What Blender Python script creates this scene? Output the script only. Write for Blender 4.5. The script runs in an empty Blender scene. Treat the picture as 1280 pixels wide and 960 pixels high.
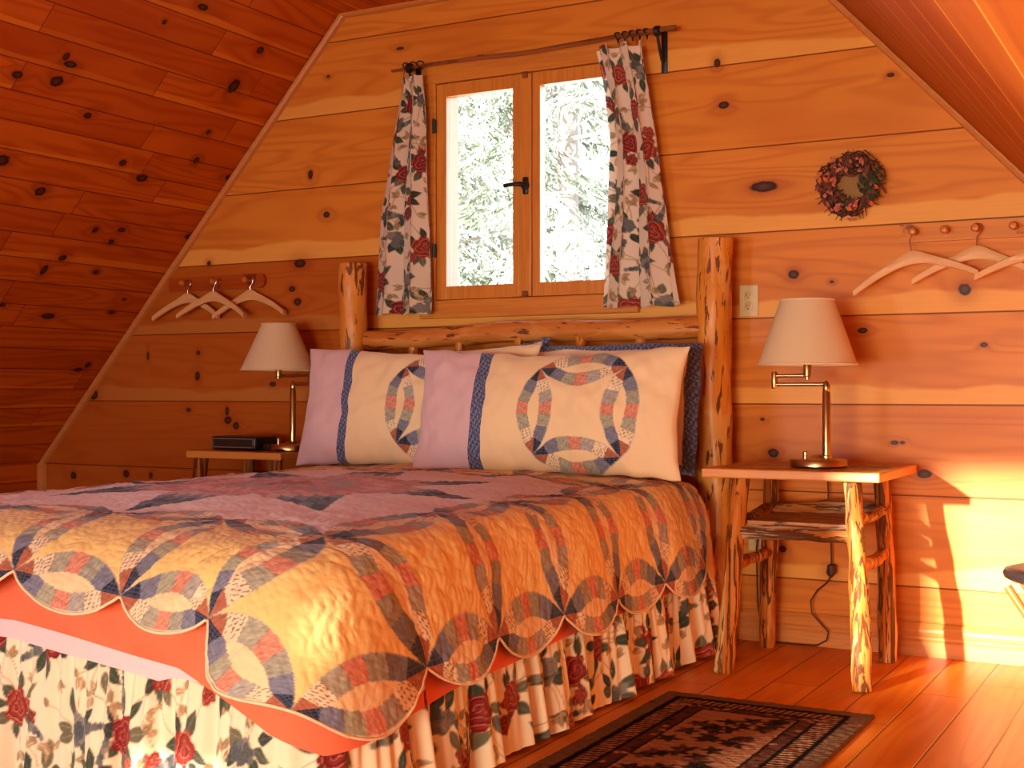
import bpy, bmesh, math, random
import numpy as np
from mathutils import Vector, Matrix

C = bpy.context.scene.collection
sc = bpy.context.scene
rng = np.random.default_rng(7)
random.seed(7)

# ------------------------------------------------------------------ camera
cam_d = bpy.data.cameras.new('camera')
cam_d.sensor_width = 36.0
cam_d.lens = 1631 / 1280 * 36.0
cam_d.clip_start = 0.02
cam = bpy.data.objects.new('camera', cam_d)
cam.location = (0.0, -4.65, 0.9137)
cam.rotation_euler = (math.radians(90.32), 0, math.radians(28.62))
C.objects.link(cam)
sc.camera = cam

# ------------------------------------------------------------------ light
SUN_AZ, SUN_EL = math.radians(15.6), math.radians(10.0)
SUN_DIR = Vector((math.sin(SUN_AZ) * math.cos(SUN_EL), math.cos(SUN_AZ) * math.cos(SUN_EL), -math.sin(SUN_EL)))
world = bpy.data.worlds.new('world')
sc.world = world
world.use_nodes = True
bg = world.node_tree.nodes['Background']
bg.inputs[0].default_value = (0.92, 0.95, 1.0, 1)
bg.inputs[1].default_value = 2.1

sun_d = bpy.data.lights.new('sun', 'SUN')
sun_d.energy = 26.0
sun_d.color = (1.0, 0.90, 0.76)
sun_d.angle = math.radians(1.6)
sun = bpy.data.objects.new('sun', sun_d)
sun.rotation_euler = SUN_DIR.to_track_quat('-Z', 'Y').to_euler()
C.objects.link(sun)


def area(name, loc, direction, sx, sy, energy, color, portal=False):
    d = bpy.data.lights.new(name, 'AREA')
    d.shape = 'RECTANGLE'; d.size = sx; d.size_y = sy
    d.energy = energy; d.color = color
    if portal:
        d.cycles.is_portal = True
    o = bpy.data.objects.new(name, d)
    o.location = loc
    o.rotation_euler = Vector(direction).to_track_quat('-Z', 'Y').to_euler()
    C.objects.link(o)
    return o


REAR = -7.4
# area lights added for daylight at unseen openings behind the camera, and at the window over the bed
area('low_rear_fill', (-.62, REAR + 0.03, .58), (.16, 1, 0.0), 1.70, .92, 80, (1.0, 0.84, 0.56)).data.spread = math.radians(110)  # added warm fill; the low opening behind the camera is invented for it
area('added_rear_daylight_left', (-3.33, REAR + 0.03, .62), (.12, 1, -0.05), .8, .85, 11, (0.88, 0.92, 1.0)).data.spread = math.radians(75)
area('added_rear_daylight_upper', (-1.75, REAR + 0.03, 1.64), (0, 1, 0.0), 2.2, .62, 5, (1.0, 0.85, 0.62))
area('daylight_window', (-2.465, 1.0, 1.85), (0, -1, -0.1), 1.7, 1.6, 30, (0.84, 0.90, 1.0)).data.spread = math.radians(75)

sc.view_settings.view_transform = 'Standard'
sc.view_settings.look = 'None'
sc.view_settings.gamma = 1.0
sc.view_settings.use_curve_mapping = False
sc.view_settings.exposure = 0.22

# ------------------------------------------------------------------ helpers


def link(me, name, m=None, parent=None, smooth=False):
    o = bpy.data.objects.new(name, me)
    C.objects.link(o)
    if m is not None:
        me.materials.append(m)
    if parent is not None:
        o.parent = parent
    if smooth:
        me.polygons.foreach_set('use_smooth', [True] * len(me.polygons))
    return o


def tag(o, label=None, cat=None, group=None, kind=None):
    if label: o['label'] = label
    if cat: o['category'] = cat
    if group: o['group'] = group
    if kind: o['kind'] = kind
    return o


def thing(name, label, cat, loc=(0, 0, 0), group=None):
    """an Empty at the thing's base; parts are given in world coordinates and offset back"""
    o = bpy.data.objects.new(name, None)
    o.empty_display_size = 0.05
    o.location = loc
    C.objects.link(o)
    return tag(o, label, cat, group)


class MB:
    """collects shapes, all in world coordinates, and links them as one mesh"""

    def __init__(s):
        s.bm = bmesh.new()

    def box(s, lo, hi, bevel=0.0, seg=2):
        lo, hi = Vector(lo), Vector(hi)
        r = bmesh.ops.create_cube(s.bm, size=1.0)
        vs = r['verts']
        c, d = (lo + hi) / 2, hi - lo
        for v in vs:
            v.co = Vector((c.x + v.co.x * d.x, c.y + v.co.y * d.y, c.z + v.co.z * d.z))
        if bevel > 0:
            es = {e for v in vs for e in v.link_edges}
            bmesh.ops.bevel(s.bm, geom=list(es), offset=bevel, segments=seg, affect='EDGES', profile=0.5)
        return s

    def tube(s, pts, radii, seg=12, cap=True, noise=0.0, seed=0, squash=1.0):
        pts = [Vector(p) for p in pts]
        if not hasattr(radii, '__len__'):
            radii = [radii] * len(pts)
        rr = np.random.default_rng(seed)
        ph = rr.uniform(0, 6.28, 6)
        rings = []
        ref = None
        for i, p in enumerate(pts):
            t = (pts[min(i + 1, len(pts) - 1)] - pts[max(i - 1, 0)]).normalized()
            if ref is None:
                ref = Vector((0, 0, 1)) if abs(t.z) < 0.9 else Vector((1, 0, 0))
                ref = (ref - t * ref.dot(t)).normalized()
            else:
                ref = (ref - t * ref.dot(t)).normalized()
            b = t.cross(ref)
            ring = []
            L = i / max(1, len(pts) - 1) * 9
            for k in range(seg):
                a = 2 * math.pi * k / seg
                r = radii[i]
                if noise:
                    r *= 1 + noise * (math.sin(2 * a + ph[0] + L * .8) + .7 * math.sin(3 * a + ph[1] - L * 1.3) + .6 * math.sin(5 * a + ph[2] + L * 2.1) + .5 * math.sin(ph[3] + L * 3.3 + a))
                ring.append(s.bm.verts.new(p + (ref * math.cos(a) * squash + b * math.sin(a)) * r))
            rings.append(ring)
        for i in range(len(rings) - 1):
            for k in range(seg):
                s.bm.faces.new((rings[i][k], rings[i][(k + 1) % seg], rings[i + 1][(k + 1) % seg], rings[i + 1][k]))
        if cap:
            s.bm.faces.new(list(reversed(rings[0])))
            s.bm.faces.new(rings[-1])
        return s

    def lathe(s, center, profile, seg=32, axis='z'):
        """profile: list of (r, h)"""
        rings = []
        c = Vector(center)
        for r, h in profile:
            ring = []
            for k in range(seg):
                a = 2 * math.pi * k / seg
                if axis == 'z': v = Vector((r * math.cos(a), r * math.sin(a), h))
                elif axis == 'y': v = Vector((r * math.cos(a), h, r * math.sin(a)))
                else: v = Vector((h, r * math.cos(a), r * math.sin(a)))
                ring.append(s.bm.verts.new(c + v))
            rings.append(ring)
        for i in range(len(rings) - 1):
            for k in range(seg):
                s.bm.faces.new((rings[i][k], rings[i][(k + 1) % seg], rings[i + 1][(k + 1) % seg], rings[i + 1][k]))
        if profile[0][0] > 1e-6:
            s.bm.faces.new(list(reversed(rings[0])))
        if profile[-1][0] > 1e-6:
            s.bm.faces.new(rings[-1])
        return s

    def prism(s, poly, y0, y1):
        """poly in (x, z), extruded along y"""
        a = [s.bm.verts.new((x, y0, z)) for x, z in poly]
        b = [s.bm.verts.new((x, y1, z)) for x, z in poly]
        n = len(poly)
        s.bm.faces.new(a); s.bm.faces.new(list(reversed(b)))
        for i in range(n):
            s.bm.faces.new((a[i], b[i], b[(i + 1) % n], a[(i + 1) % n]))
        return s

    def build(s, name, m, parent=None, smooth=False, sharp=True):
        bmesh.ops.recalc_face_normals(s.bm, faces=s.bm.faces[:])
        if parent is not None:
            off = parent_world(parent)
            for v in s.bm.verts:
                v.co -= off
        me = bpy.data.meshes.new(name)
        s.bm.to_mesh(me); s.bm.free()
        o = link(me, name, m, parent, smooth)
        if smooth and sharp:
            me.set_sharp_from_angle(angle=math.radians(40))
        return o


def parent_world(p):
    v = Vector(p.location)
    while p.parent is not None:
        p = p.parent
        v += Vector(p.location)
    return v


def grid_mesh(name, P, m, parent=None, col=None, uv=None, close_u=False, mask=None, smooth=True, flip=False):
    """P: (nu, nv, 3) array of points -> one quad grid mesh"""
    nu, nv = P.shape[:2]
    off = np.zeros(3) if parent is None else np.array(parent_world(parent))
    V = (P - off).reshape(-1, 3)
    idx = np.arange(nu * nv).reshape(nu, nv)
    if close_u:
        idx = np.vstack([idx, idx[:1]])
    q = np.stack([idx[:-1, :-1], idx[1:, :-1], idx[1:, 1:], idx[:-1, 1:]], -1)
    if flip: q = q[..., ::-1]
    if mask is not None:
        q = q[mask]
    q = q.reshape(-1, 4)
    me = bpy.data.meshes.new(name)
    me.vertices.add(len(V)); me.vertices.foreach_set('co', V.astype(np.float32).ravel())
    me.loops.add(len(q) * 4); me.loops.foreach_set('vertex_index', q.astype(np.int32).ravel())
    me.polygons.add(len(q))
    me.polygons.foreach_set('loop_start', np.arange(0, len(q) * 4, 4, dtype=np.int32))
    if uv is not None:
        l = me.uv_layers.new(name='uv')
        l.data.foreach_set('uv', uv.reshape(-1, 2)[q.ravel()].astype(np.float32).ravel())
    if col is not None:
        a = me.color_attributes.new('col', 'FLOAT_COLOR', 'POINT')
        c4 = np.ones((nu * nv, 4), np.float32); c4[:, :3] = col.reshape(-1, 3)
        a.data.foreach_set('color', c4.ravel())
    me.update(calc_edges=True)
    return link(me, name, m, parent, smooth)


def normals(P):
    du = np.gradient(P, axis=0); dv = np.gradient(P, axis=1)
    n = np.cross(du, dv)
    return n / (np.linalg.norm(n, axis=-1, keepdims=True) + 1e-12)


def fnoise(x, y, seed, octs=((1, 1),)):
    """smooth band-limited pseudo noise from random sinusoids"""
    r = np.random.default_rng(seed)
    out = np.zeros(np.broadcast(x, y).shape)
    for f, a in octs:
        for k in range(7):
            th = r.uniform(0, math.pi); ff = f * r.uniform(.6, 1.5)
            out = out + a * np.sin(6.283 * ff * (x * math.cos(th) + y * math.sin(th)) + r.uniform(0, 6.28)) / 3.2
    return out


def lin(r, g, b):
    f = lambda c: (c / 255 / 12.92) if c / 255 <= .04045 else ((c / 255 + .055) / 1.055) ** 2.4
    return np.array([f(r), f(g), f(b)])


# ------------------------------------------------------------------ material helpers


class NT:
    def __init__(s, name):
        s.m = bpy.data.materials.new(name)
        s.m.use_nodes = True
        s.t = s.m.node_tree
        s.b = s.t.nodes['Principled BSDF']

    def n(s, typ, **kw):
        nd = s.t.nodes.new(typ)
        for k, v in kw.items():
            setattr(nd, k, v)
        return nd

    def set(s, sock, v):
        if isinstance(v, bpy.types.NodeSocket):
            s.t.links.new(v, sock)
        elif hasattr(v, '__len__') and len(v) == 3 and sock.type == 'RGBA':
            sock.default_value = (*v, 1)
        else:
            sock.default_value = v

    def math(s, op, a, b=None, c=None, clamp=False):
        nd = s.n('ShaderNodeMath', operation=op, use_clamp=clamp)
        s.set(nd.inputs[0], a)
        if b is not None: s.set(nd.inputs[1], b)
        if c is not None: s.set(nd.inputs[2], c)
        return nd.outputs[0]

    def mix(s, f, a, b, mode='MIX'):
        nd = s.n('ShaderNodeMix', data_type='RGBA', blend_type=mode)
        s.set(nd.inputs[0], f); s.set(nd.inputs[6], a); s.set(nd.inputs[7], b)
        return nd.outputs[2]

    def sep(s, v):
        nd = s.n('ShaderNodeSeparateXYZ'); s.set(nd.inputs[0], v); return nd.outputs

    def comb(s, x, y, z=0.0):
        nd = s.n('ShaderNodeCombineXYZ')
        s.set(nd.inputs[0], x); s.set(nd.inputs[1], y); s.set(nd.inputs[2], z)
        return nd.outputs[0]

    def vmath(s, op, a, b=None):
        nd = s.n('ShaderNodeVectorMath', operation=op)
        s.set(nd.inputs[0], a)
        if b is not None: s.set(nd.inputs[1], b)
        return nd.outputs['Value'] if op in ('LENGTH', 'DISTANCE', 'DOT_PRODUCT') else nd.outputs[0]

    def noise(s, vec, scale=1.0, detail=3.0, rough=.55, dist=0.0, dim='3D'):
        nd = s.n('ShaderNodeTexNoise', noise_dimensions=dim)
        s.set(nd.inputs['Vector'], vec); nd.inputs['Scale'].default_value = scale
        nd.inputs['Detail'].default_value = detail; nd.inputs['Roughness'].default_value = rough
        nd.inputs['Distortion'].default_value = dist
        return nd.outputs[0]

    def white(s, vec):
        nd = s.n('ShaderNodeTexWhiteNoise', noise_dimensions='3D')
        s.set(nd.inputs[0], vec)
        return nd.outputs[0]

    def step(s, v, a, b):
        nd = s.n('ShaderNodeMapRange', interpolation_type='SMOOTHSTEP')
        s.set(nd.inputs[0], v); s.set(nd.inputs[1], a); s.set(nd.inputs[2], b)
        return nd.outputs[0]

    def bump(s, h, strength=.3, dist=.01):
        nd = s.n('ShaderNodeBump')
        nd.inputs['Strength'].default_value = strength; nd.inputs['Distance'].default_value = dist
        s.set(nd.inputs['Height'], h)
        s.t.links.new(nd.outputs[0], s.b.inputs['Normal'])
        return nd


def plain(name, col, rough=.5, metal=0.0, spec=.5, bumpy=0.0, bscale=60, coat=0.0, vary=0.06):
    t = NT(name)
    co = t.n('ShaderNodeTexCoord').outputs['Object']
    nz = t.noise(co, bscale, 3)
    c = np.array(col)
    t.set(t.b.inputs['Base Color'], t.mix(nz, tuple(c * (1 - vary)), tuple(np.minimum(c * (1 + vary), 1))))
    t.b.inputs['Roughness'].default_value = rough
    t.b.inputs['Metallic'].default_value = metal
    t.b.inputs['Specular IOR Level'].default_value = spec
    t.b.inputs['Coat Weight'].default_value = coat
    if bumpy: t.bump(nz, bumpy, .004)
    return t.m


def cloth(name, rough=.9, weave=900, bumpy=.12, transl=0.0, sheen=.15):
    """cloth whose printed or pieced pattern comes from the mesh colour attribute"""
    t = NT(name)
    a = t.n('ShaderNodeAttribute', attribute_name='col').outputs['Color']
    co = t.n('ShaderNodeTexCoord').outputs['Object']
    nz = t.noise(co, weave, 1)
    t.set(t.b.inputs['Base Color'], t.mix(.12, a, t.mix(nz, (.55, .55, .55), (1, 1, 1)), 'MULTIPLY'))
    t.b.inputs['Roughness'].default_value = rough
    t.b.inputs['Specular IOR Level'].default_value = .15
    t.b.inputs['Sheen Weight'].default_value = sheen
    n2 = t.noise(co, 45, 3)
    t.bump(n2, bumpy, .006)
    if transl:
        tr = t.n('ShaderNodeBsdfTranslucent'); t.set(tr.inputs[0], a)
        mx = t.n('ShaderNodeMixShader'); mx.inputs[0].default_value = transl
        out = t.t.nodes['Material Output']
        t.t.links.new(t.b.outputs[0], mx.inputs[1]); t.t.links.new(tr.outputs[0], mx.inputs[2])
        t.t.links.new(mx.outputs[0], out.inputs[0])
    return t.m


def boards(name, base, dark, light, bw, off=0.0, blen=0.0, knots=(), rk=0.0, seam=(.12, .02, .003), seam_w=.0035,
           rough=.38, coat=.25, tint=.25, sap=.5, seam_tint=None, ring=.5, spec=.5, redden=(.30, .05, .012), bs=.5, dark_left=None):
    """tongue-and-groove boards; UV u runs along the boards, v across them, in metres"""
    t = NT(name)
    uv = t.n('ShaderNodeUVMap'); uv.uv_map = 'uv'
    L, W, _ = t.sep(uv.outputs[0])
    w = t.math('DIVIDE', t.math('SUBTRACT', W, off), bw)
    bid = t.math('FLOOR', w)
    fr = t.math('SUBTRACT', w, bid)
    r1 = t.white(t.comb(bid, 3.7))
    if blen > 0:
        l2 = t.math('ADD', t.math('DIVIDE', L, blen), t.math('MULTIPLY', r1, 7.3))
        lid = t.math('FLOOR', l2)
        lfr = t.math('SUBTRACT', l2, lid)
        r2 = t.white(t.comb(bid, lid, 1.3))
    else:
        lid = 0.0; lfr = None
        r2 = r1
    # sum of bumps around the knots bends the grain
    vec = t.comb(L, W)
    kd = None; halo = None; kmask = None
    for (kl, kw, a, b) in knots:
        if a <= 0: continue
        dd = t.vmath('LENGTH', t.vmath('MULTIPLY', t.vmath('SUBTRACT', vec, (kl, kw, 0)), (1 / a, 1 / b, 0)))
        kd = dd if kd is None else t.math('MINIMUM', kd, dd)
    wob = t.noise(t.comb(t.math('MULTIPLY', L, 40), t.math('MULTIPLY', W, 40)), 1, 2)
    if rk > 0:
        vo = t.n('ShaderNodeTexVoronoi', voronoi_dimensions='2D')
        t.set(vo.inputs['Vector'], t.comb(t.math('MULTIPLY', L, 2.6), t.math('MULTIPLY', W, 5.5)))
        vo.inputs['Scale'].default_value = 1
        cr = t.sep(vo.outputs['Color'])[0]
        keep = t.math('MULTIPLY', t.step(cr, 1 - rk, 1 - rk + .02), t.math('ADD', .45, t.math('MULTIPLY', cr, .55)))
        dd = t.math('DIVIDE', vo.outputs['Distance'], t.math('ADD', t.math('MULTIPLY', keep, .085), .0001))
        kd = dd if kd is None else t.math('MINIMUM', kd, dd)
    if kd is not None:
        kd = t.math('ADD', kd, t.math('MULTIPLY', t.math('SUBTRACT', wob, .5), .5))
        kmask = t.math('SUBTRACT', 1.0, t.step(kd, .75, 1.1))
        halo = t.math('POWER', 2.718, t.math('MULTIPLY', kd, t.math('MULTIPLY', kd, -.22)))
    sx = t.math('ADD', t.math('MULTIPLY', L, .55), t.math('MULTIPLY', r2, 31.0))
    sy = t.math('ADD', t.math('MULTIPLY', W, 5.0), t.math('MULTIPLY', r2, 17.0))
    nb = t.noise(t.comb(sx, sy), 1.0, 2, .5, .3)
    ph = t.math('MULTIPLY', nb, 11.0)
    if halo is not None:
        ph = t.math('ADD', ph, t.math('MULTIPLY', halo, 1.1))
    rings = t.math('ADD', .5, t.math('MULTIPLY', .5, t.math('SINE', t.math('MULTIPLY', ph, 6.283))))
    rings = t.math('POWER', rings, 2.2)
    fine = t.noise(t.comb(t.math('MULTIPLY', L, 5), t.math('MULTIPLY', W, 190)), 1, 3, .6)
    big = t.noise(t.comb(t.math('ADD', t.math('MULTIPLY', L, 1.1), t.math('MULTIPLY', r2, 9)), t.math('MULTIPLY', W, 3.0)), 1, 2)
    col = t.mix(t.math('MULTIPLY', rings, ring), base, dark)
    col = t.mix(t.math('MULTIPLY', t.step(big, .45, .75), .45), col, dark)
    if sap > 0:
        s0 = t.math('ADD', fr, t.math('MULTIPLY', t.math('SUBTRACT', t.noise(t.comb(t.math('MULTIPLY', L, 1.3), t.math('MULTIPLY', r2, 50)), 1, 2), .5), .55))
        s0 = t.math('ADD', s0, t.math('MULTIPLY', t.math('SUBTRACT', t.noise(t.comb(t.math('MULTIPLY', L, 7), t.math('MULTIPLY', r2, 70)), 1, 2), .5), .06))
        sm = t.math('SUBTRACT', 1.0, t.step(s0, .17, .22))
        sm = t.math('MULTIPLY', sm, t.step(t.white(t.comb(bid, lid, 9.1)), 1 - sap, 1 - sap + .05))
        col = t.mix(t.math('MULTIPLY', sm, .85), col, light)
    col = t.mix(t.math('MULTIPLY', t.math('SUBTRACT', r2, .35), tint), col, dark)
    col = t.mix(t.math('MULTIPLY', t.math('SUBTRACT', fine, .35), .35), col, dark)
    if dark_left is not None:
        # the lowest boards left of the bed are redder, and tinted darker to paint in the shade there
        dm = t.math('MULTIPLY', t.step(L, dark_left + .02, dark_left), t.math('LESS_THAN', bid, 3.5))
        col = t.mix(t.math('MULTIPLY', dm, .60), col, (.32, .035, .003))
    if kmask is not None:
        col = t.mix(t.math('MULTIPLY', halo, .55), col, redden)
        kc = t.mix(t.step(kd, .15, .9), (.10, .035, .018), (.022, .006, .003))
        col = t.mix(kmask, col, kc)
    edge = t.math('MINIMUM', fr, t.math('SUBTRACT', 1.0, fr))
    sm2 = t.math('SUBTRACT', 1.0, t.step(t.math('MULTIPLY', edge, bw), seam_w * .4, seam_w))
    h = sm2
    if lfr is not None:
        e2 = t.math('MINIMUM', lfr, t.math('SUBTRACT', 1.0, lfr))
        sm3 = t.math('SUBTRACT', 1.0, t.step(t.math('MULTIPLY', e2, blen), .001, .003))
        h = t.math('MAXIMUM', sm2, sm3)
    col = t.mix(t.math('MULTIPLY', h, .85), col, seam)
    t.set(t.b.inputs['Base Color'], col)
    t.b.inputs['Roughness'].default_value = rough
    t.b.inputs['Specular IOR Level'].default_value = spec
    t.b.inputs['Coat Weight'].default_value = coat
    t.b.inputs['Coat Roughness'].default_value = .22
    hh = t.math('SUBTRACT', t.math('MULTIPLY', fine, .05), h)
    t.bump(hh, bs, .004)
    return t.m


def wood(name, base, dark, axis='z', rough=.4, coat=.2, scale=1.0, streak=.5, spots=0.0, spotcol=(.03, .008, .003), pale=None, palef=0.0, bumpy=.3, thr=.6, sx=26, sl=3.0, spec=.3):
    """solid timber or peeled log with its grain along one axis"""
    t = NT(name)
    co = t.n('ShaderNodeTexCoord').outputs['Object']
    k = {'x': (1.6, 30, 30), 'y': (30, 1.6, 30), 'z': (30, 30, 1.6)}[axis]
    v = t.vmath('MULTIPLY', co, tuple(a * scale for a in k))
    n1 = t.noise(v, 1, 3, .55, .4)
    f = t.math('POWER', t.math('ADD', .5, t.math('MULTIPLY', .5, t.math('SINE', t.math('MULTIPLY', n1, 26)))), 1.6)
    col = t.mix(t.math('MULTIPLY', f, streak), base, dark)
    big = t.noise(co, 5, 2)
    col = t.mix(t.math('MULTIPLY', big, .3), col, dark)
    h = t.math('MULTIPLY', n1, .4)
    if pale is not None:
        k2 = {'x': (sl * .5, 14, 14), 'y': (14, sl * .5, 14), 'z': (14, 14, sl * .5)}[axis]
        n2 = t.noise(t.vmath('ADD', t.vmath('MULTIPLY', co, k2), (5, 9, 2)), 1, 3, .6, .5)
        col = t.mix(t.math('MULTIPLY', t.step(n2, .5, .6), palef), col, pale)
    if spots > 0:
        k3 = {'x': (sl, sx, sx), 'y': (sx, sl, sx), 'z': (sx, sx, sl)}[axis]
        n3 = t.noise(t.vmath('MULTIPLY', co, k3), 1, 4, .6, .6)
        sm = t.step(n3, thr, thr + .035)
        col = t.mix(t.math('MULTIPLY', sm, spots), col, spotcol)
        h = t.math('SUBTRACT', h, t.math('MULTIPLY', sm, .5))
    t.set(t.b.inputs['Base Color'], col)
    t.b.inputs['Roughness'].default_value = rough
    t.b.inputs['Coat Weight'].default_value = coat
    t.b.inputs['Coat Roughness'].default_value = .25
    t.b.inputs['Specular IOR Level'].default_value = spec
    t.bump(h, bumpy, .006)
    return t.m


KB = [(-1.637, 1.982, 0.022, 0.015), (-1.483, 1.666, 0.056, 0.021), (-1.372, 1.338, 0.021, 0.017), (-1.662, 2.143, 0.013, 0.018), (-1.024, 2.024, 0.015, 0.008), (-0.777, 1.261, 0.023, 0.022), (-1.124, 1.129, 0.018, 0.011), (-0.714, 1.071, 0.014, 0.009), (-0.912, 0.628, 0.026, 0.017), (-1.447, 0.688, 0.022, 0.018), (-1.489, 0.811, 0.009, 0.006), (-1.013, 0.734, 0.015, 0.008), (-0.985, 0.735, 0.009, 0.006), (-1.414, 0.339, 0.015, 0.012), (-1.232, 1.306, 0.009, 0.006), (-3.613, 1.484, 0.034, 0.021), (-3.658, 1.372, 0.019, 0.014), (-3.627, 1.313, 0.022, 0.018), (-4.212, 0.985, 0.016, 0.022), (-4.207, 1.093, 0.012, 0.011), (-4.523, 1.082, 0.008, 0.023), (-4.028, 0.781, 0.023, 0.018), (-3.98, 0.756, 0.019, 0.018), (-4.033, 0.822, 0.012, 0.022), (-4.266, 0.827, 0.016, 0.011), (-3.767, 0.946, 0.019, 0.011), (-4.883, 0.898, 0.029, 0.028), (-5.02, 0.496, 0.021, 0.02), (-4.664, 0.515, 0.02, 0.019), (-3.468, 1.692, 0.018, 0.014), (-3.556, 1.875, 0.015, 0.021), (-4.143, 1.509, 0.012, 0.011), (-4.503, 0.512, 0.012, 0.015), (-4.138, 1.773, 0.012, 0.015), (-3.459, 2.3, 0.011, 0.007), (-1.238, 0.266, 0.018, 0.017), (-0.993, 2.107, 0.012, 0.006), (-3.081, 2.376, 0.021, 0.007), (-2.687, 2.293, 0.028, 0.007)]
KS = [(-1.35, 2.067, 0.024, 0.017), (-1.178, 2.083, 0.029, 0.025), (-1.199, 2.191, 0.014, 0.018), (-0.956, 1.974, 0.019, 0.015), (-0.316, 2.467, 0.02, 0.02), (-0.737, 2.556, 0.03, 0.015), (-0.652, 1.799, 0.02, 0.016), (-0.505, 1.745, 0.033, 0.021), (-0.96, 1.593, 0.027, 0.023), (-1.209, 1.702, 0.033, 0.026), (-0.652, 1.282, 0.021, 0.017), (-0.332, 2.275, 0.029, 0.037), (-0.449, 1.398, 0.017, 0.013), (-0.434, 1.468, 0.021, 0.013), (-0.574, 1.448, 0.017, 0.017), (-0.869, 2.444, 0.011, 0.011), (-0.273, 1.886, 0.017, 0.017), (-0.533, 0.957, 0.039, 0.017), (-0.184, 1.005, 0.022, 0.013), (-0.162, 1.086, 0.013, 0.009), (-0.806, 1.002, 0.016, 0.012), (-0.118, 0.673, 0.018, 0.018), (-0.158, 0.641, 0.028, 0.014), (-0.425, 1.225, 0.017, 0.013), (-0.708, 1.209, 0.016, 0.029), (-0.307, 2.033, 0.013, 0.013)]

M = {}
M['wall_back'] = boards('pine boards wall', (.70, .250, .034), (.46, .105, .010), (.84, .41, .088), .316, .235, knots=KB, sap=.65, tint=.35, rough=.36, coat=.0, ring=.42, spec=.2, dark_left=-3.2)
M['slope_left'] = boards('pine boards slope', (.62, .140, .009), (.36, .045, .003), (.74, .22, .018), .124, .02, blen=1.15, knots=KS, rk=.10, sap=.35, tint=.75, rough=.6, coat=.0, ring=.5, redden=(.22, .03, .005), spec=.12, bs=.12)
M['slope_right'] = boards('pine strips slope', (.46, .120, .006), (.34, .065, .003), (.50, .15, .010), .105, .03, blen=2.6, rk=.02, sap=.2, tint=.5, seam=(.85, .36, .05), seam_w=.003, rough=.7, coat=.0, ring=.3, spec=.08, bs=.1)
M['floor'] = boards('pine floor', (.74, .235, .018), (.50, .10, .006), (.80, .30, .03), .146, -.08, blen=2.3, rk=.10, sap=.2, tint=.55, rough=.36, coat=.0, ring=.35, spec=.12)
M['trim'] = wood('pine trim', (.66, .25, .06), (.46, .13, .02), 'x', streak=.4)
M['trim_slope'] = wood('pale slope trim', (.60, .23, .06), (.45, .13, .025), 'x', streak=.3)
M['win_x'] = wood('window pine across', (.66, .25, .032), (.46, .13, .02), 'x', streak=.45, coat=.3)
M['win_z'] = wood('window pine upright', (.66, .25, .032), (.46, .13, .02), 'z', streak=.45, coat=.3)
M['log_z'] = wood('peeled log upright', (.74, .28, .035), (.52, .13, .010), 'z', streak=.35, spots=.9, spotcol=(.12, .02, .006), thr=.575, sx=44, sl=8, coat=.12, pale=(.80, .42, .13), palef=.5)
M['log_x'] = wood('peeled log across', (.62, .21, .04), (.42, .10, .012), 'x', streak=.35, spots=.9, spotcol=(.10, .016, .005), thr=.575, sx=44, sl=8, coat=.2, pale=(.75, .33, .08), palef=.5)
M['bark_z'] = wood('half peeled pole upright', (.60, .20, .035), (.34, .08, .012), 'z', streak=.5, spots=.85, spotcol=(.07, .016, .007), thr=.50, sx=62, sl=2.6, spec=.08, pale=(.80, .52, .20), palef=.8, coat=.0, bumpy=.7)
M['bark_x'] = wood('half peeled pole across', (.50, .17, .035), (.30, .08, .015), 'x', streak=.5, spots=.85, spotcol=(.06, .018, .010), thr=.50, sx=55, sl=2.8, spec=.08, pale=(.60, .42, .26), palef=.85, coat=.0, bumpy=.7)
M['table_edge'] = wood('table edge pine', (.72, .30, .06), (.52, .16, .022), 'x', streak=.4, coat=.35)
M['brass'] = plain('antique brass', (.55, .43, .20), .28, 1.0)
M['steel'] = plain('hook steel', (.62, .58, .52), .25, 1.0)
M['black'] = plain('black iron', (.012, .011, .012), .42, .3)
M['black_plastic'] = plain('black plastic', (.010, .010, .011), .35)
M['silver'] = plain('silver plastic trim', (.36, .30, .25), .35, .6)
M['ivory'] = plain('ivory plastic', (.62, .50, .26), .4)
M['leather'] = plain('black leather', (.016, .010, .010), .38, bumpy=.3, bscale=180)
M['hanger'] = wood('pale hanger wood', (.74, .42, .19), (.62, .30, .11), 'x', streak=.3, rough=.5)
M['cord'] = plain('brown cord', (.05, .018, .008), .6)
M['twig'] = wood('twig', (.30, .09, .022), (.12, .03, .008), 'x', streak=.6, spots=.5, thr=.55, rough=.7)
M['cloth'] = cloth('printed cotton', transl=.0)
M['curtain'] = cloth('curtain cotton', transl=.25)
M['quilt'] = cloth('pieced quilt cotton', bumpy=.35)
M['rug'] = cloth('rug pile', bumpy=.9, sheen=.0)
M['rug'].node_tree.nodes['Principled BSDF'].inputs['Specular IOR Level'].default_value = 0.02

# ------------------------------------------------------------------ the room
XL, XR = -5.253, 0.43          # knee walls
ZK = .546                       # knee height
CX0, CX1, ZC = -3.392, -1.440, 2.562
T = .10


def set_uv(o, f):
    me = o.data
    l = me.uv_layers.new(name='uv')
    for lp in me.loops:
        co = me.vertices[lp.vertex_index].co
        l.data[lp.index].uv = f(co)


def struct(o):
    o['kind'] = 'structure'
    return o


# window hole
HX0, HX1, HZ0, HZ1 = -2.892, -2.045, 1.292, 2.198
roofR = lambda x: ZC - (x - CX1) * (ZC - ZK) / (XR - CX1)
roofL = lambda x: ZC - (CX0 - x) * (ZC - ZK) / (CX0 - XL)


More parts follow.
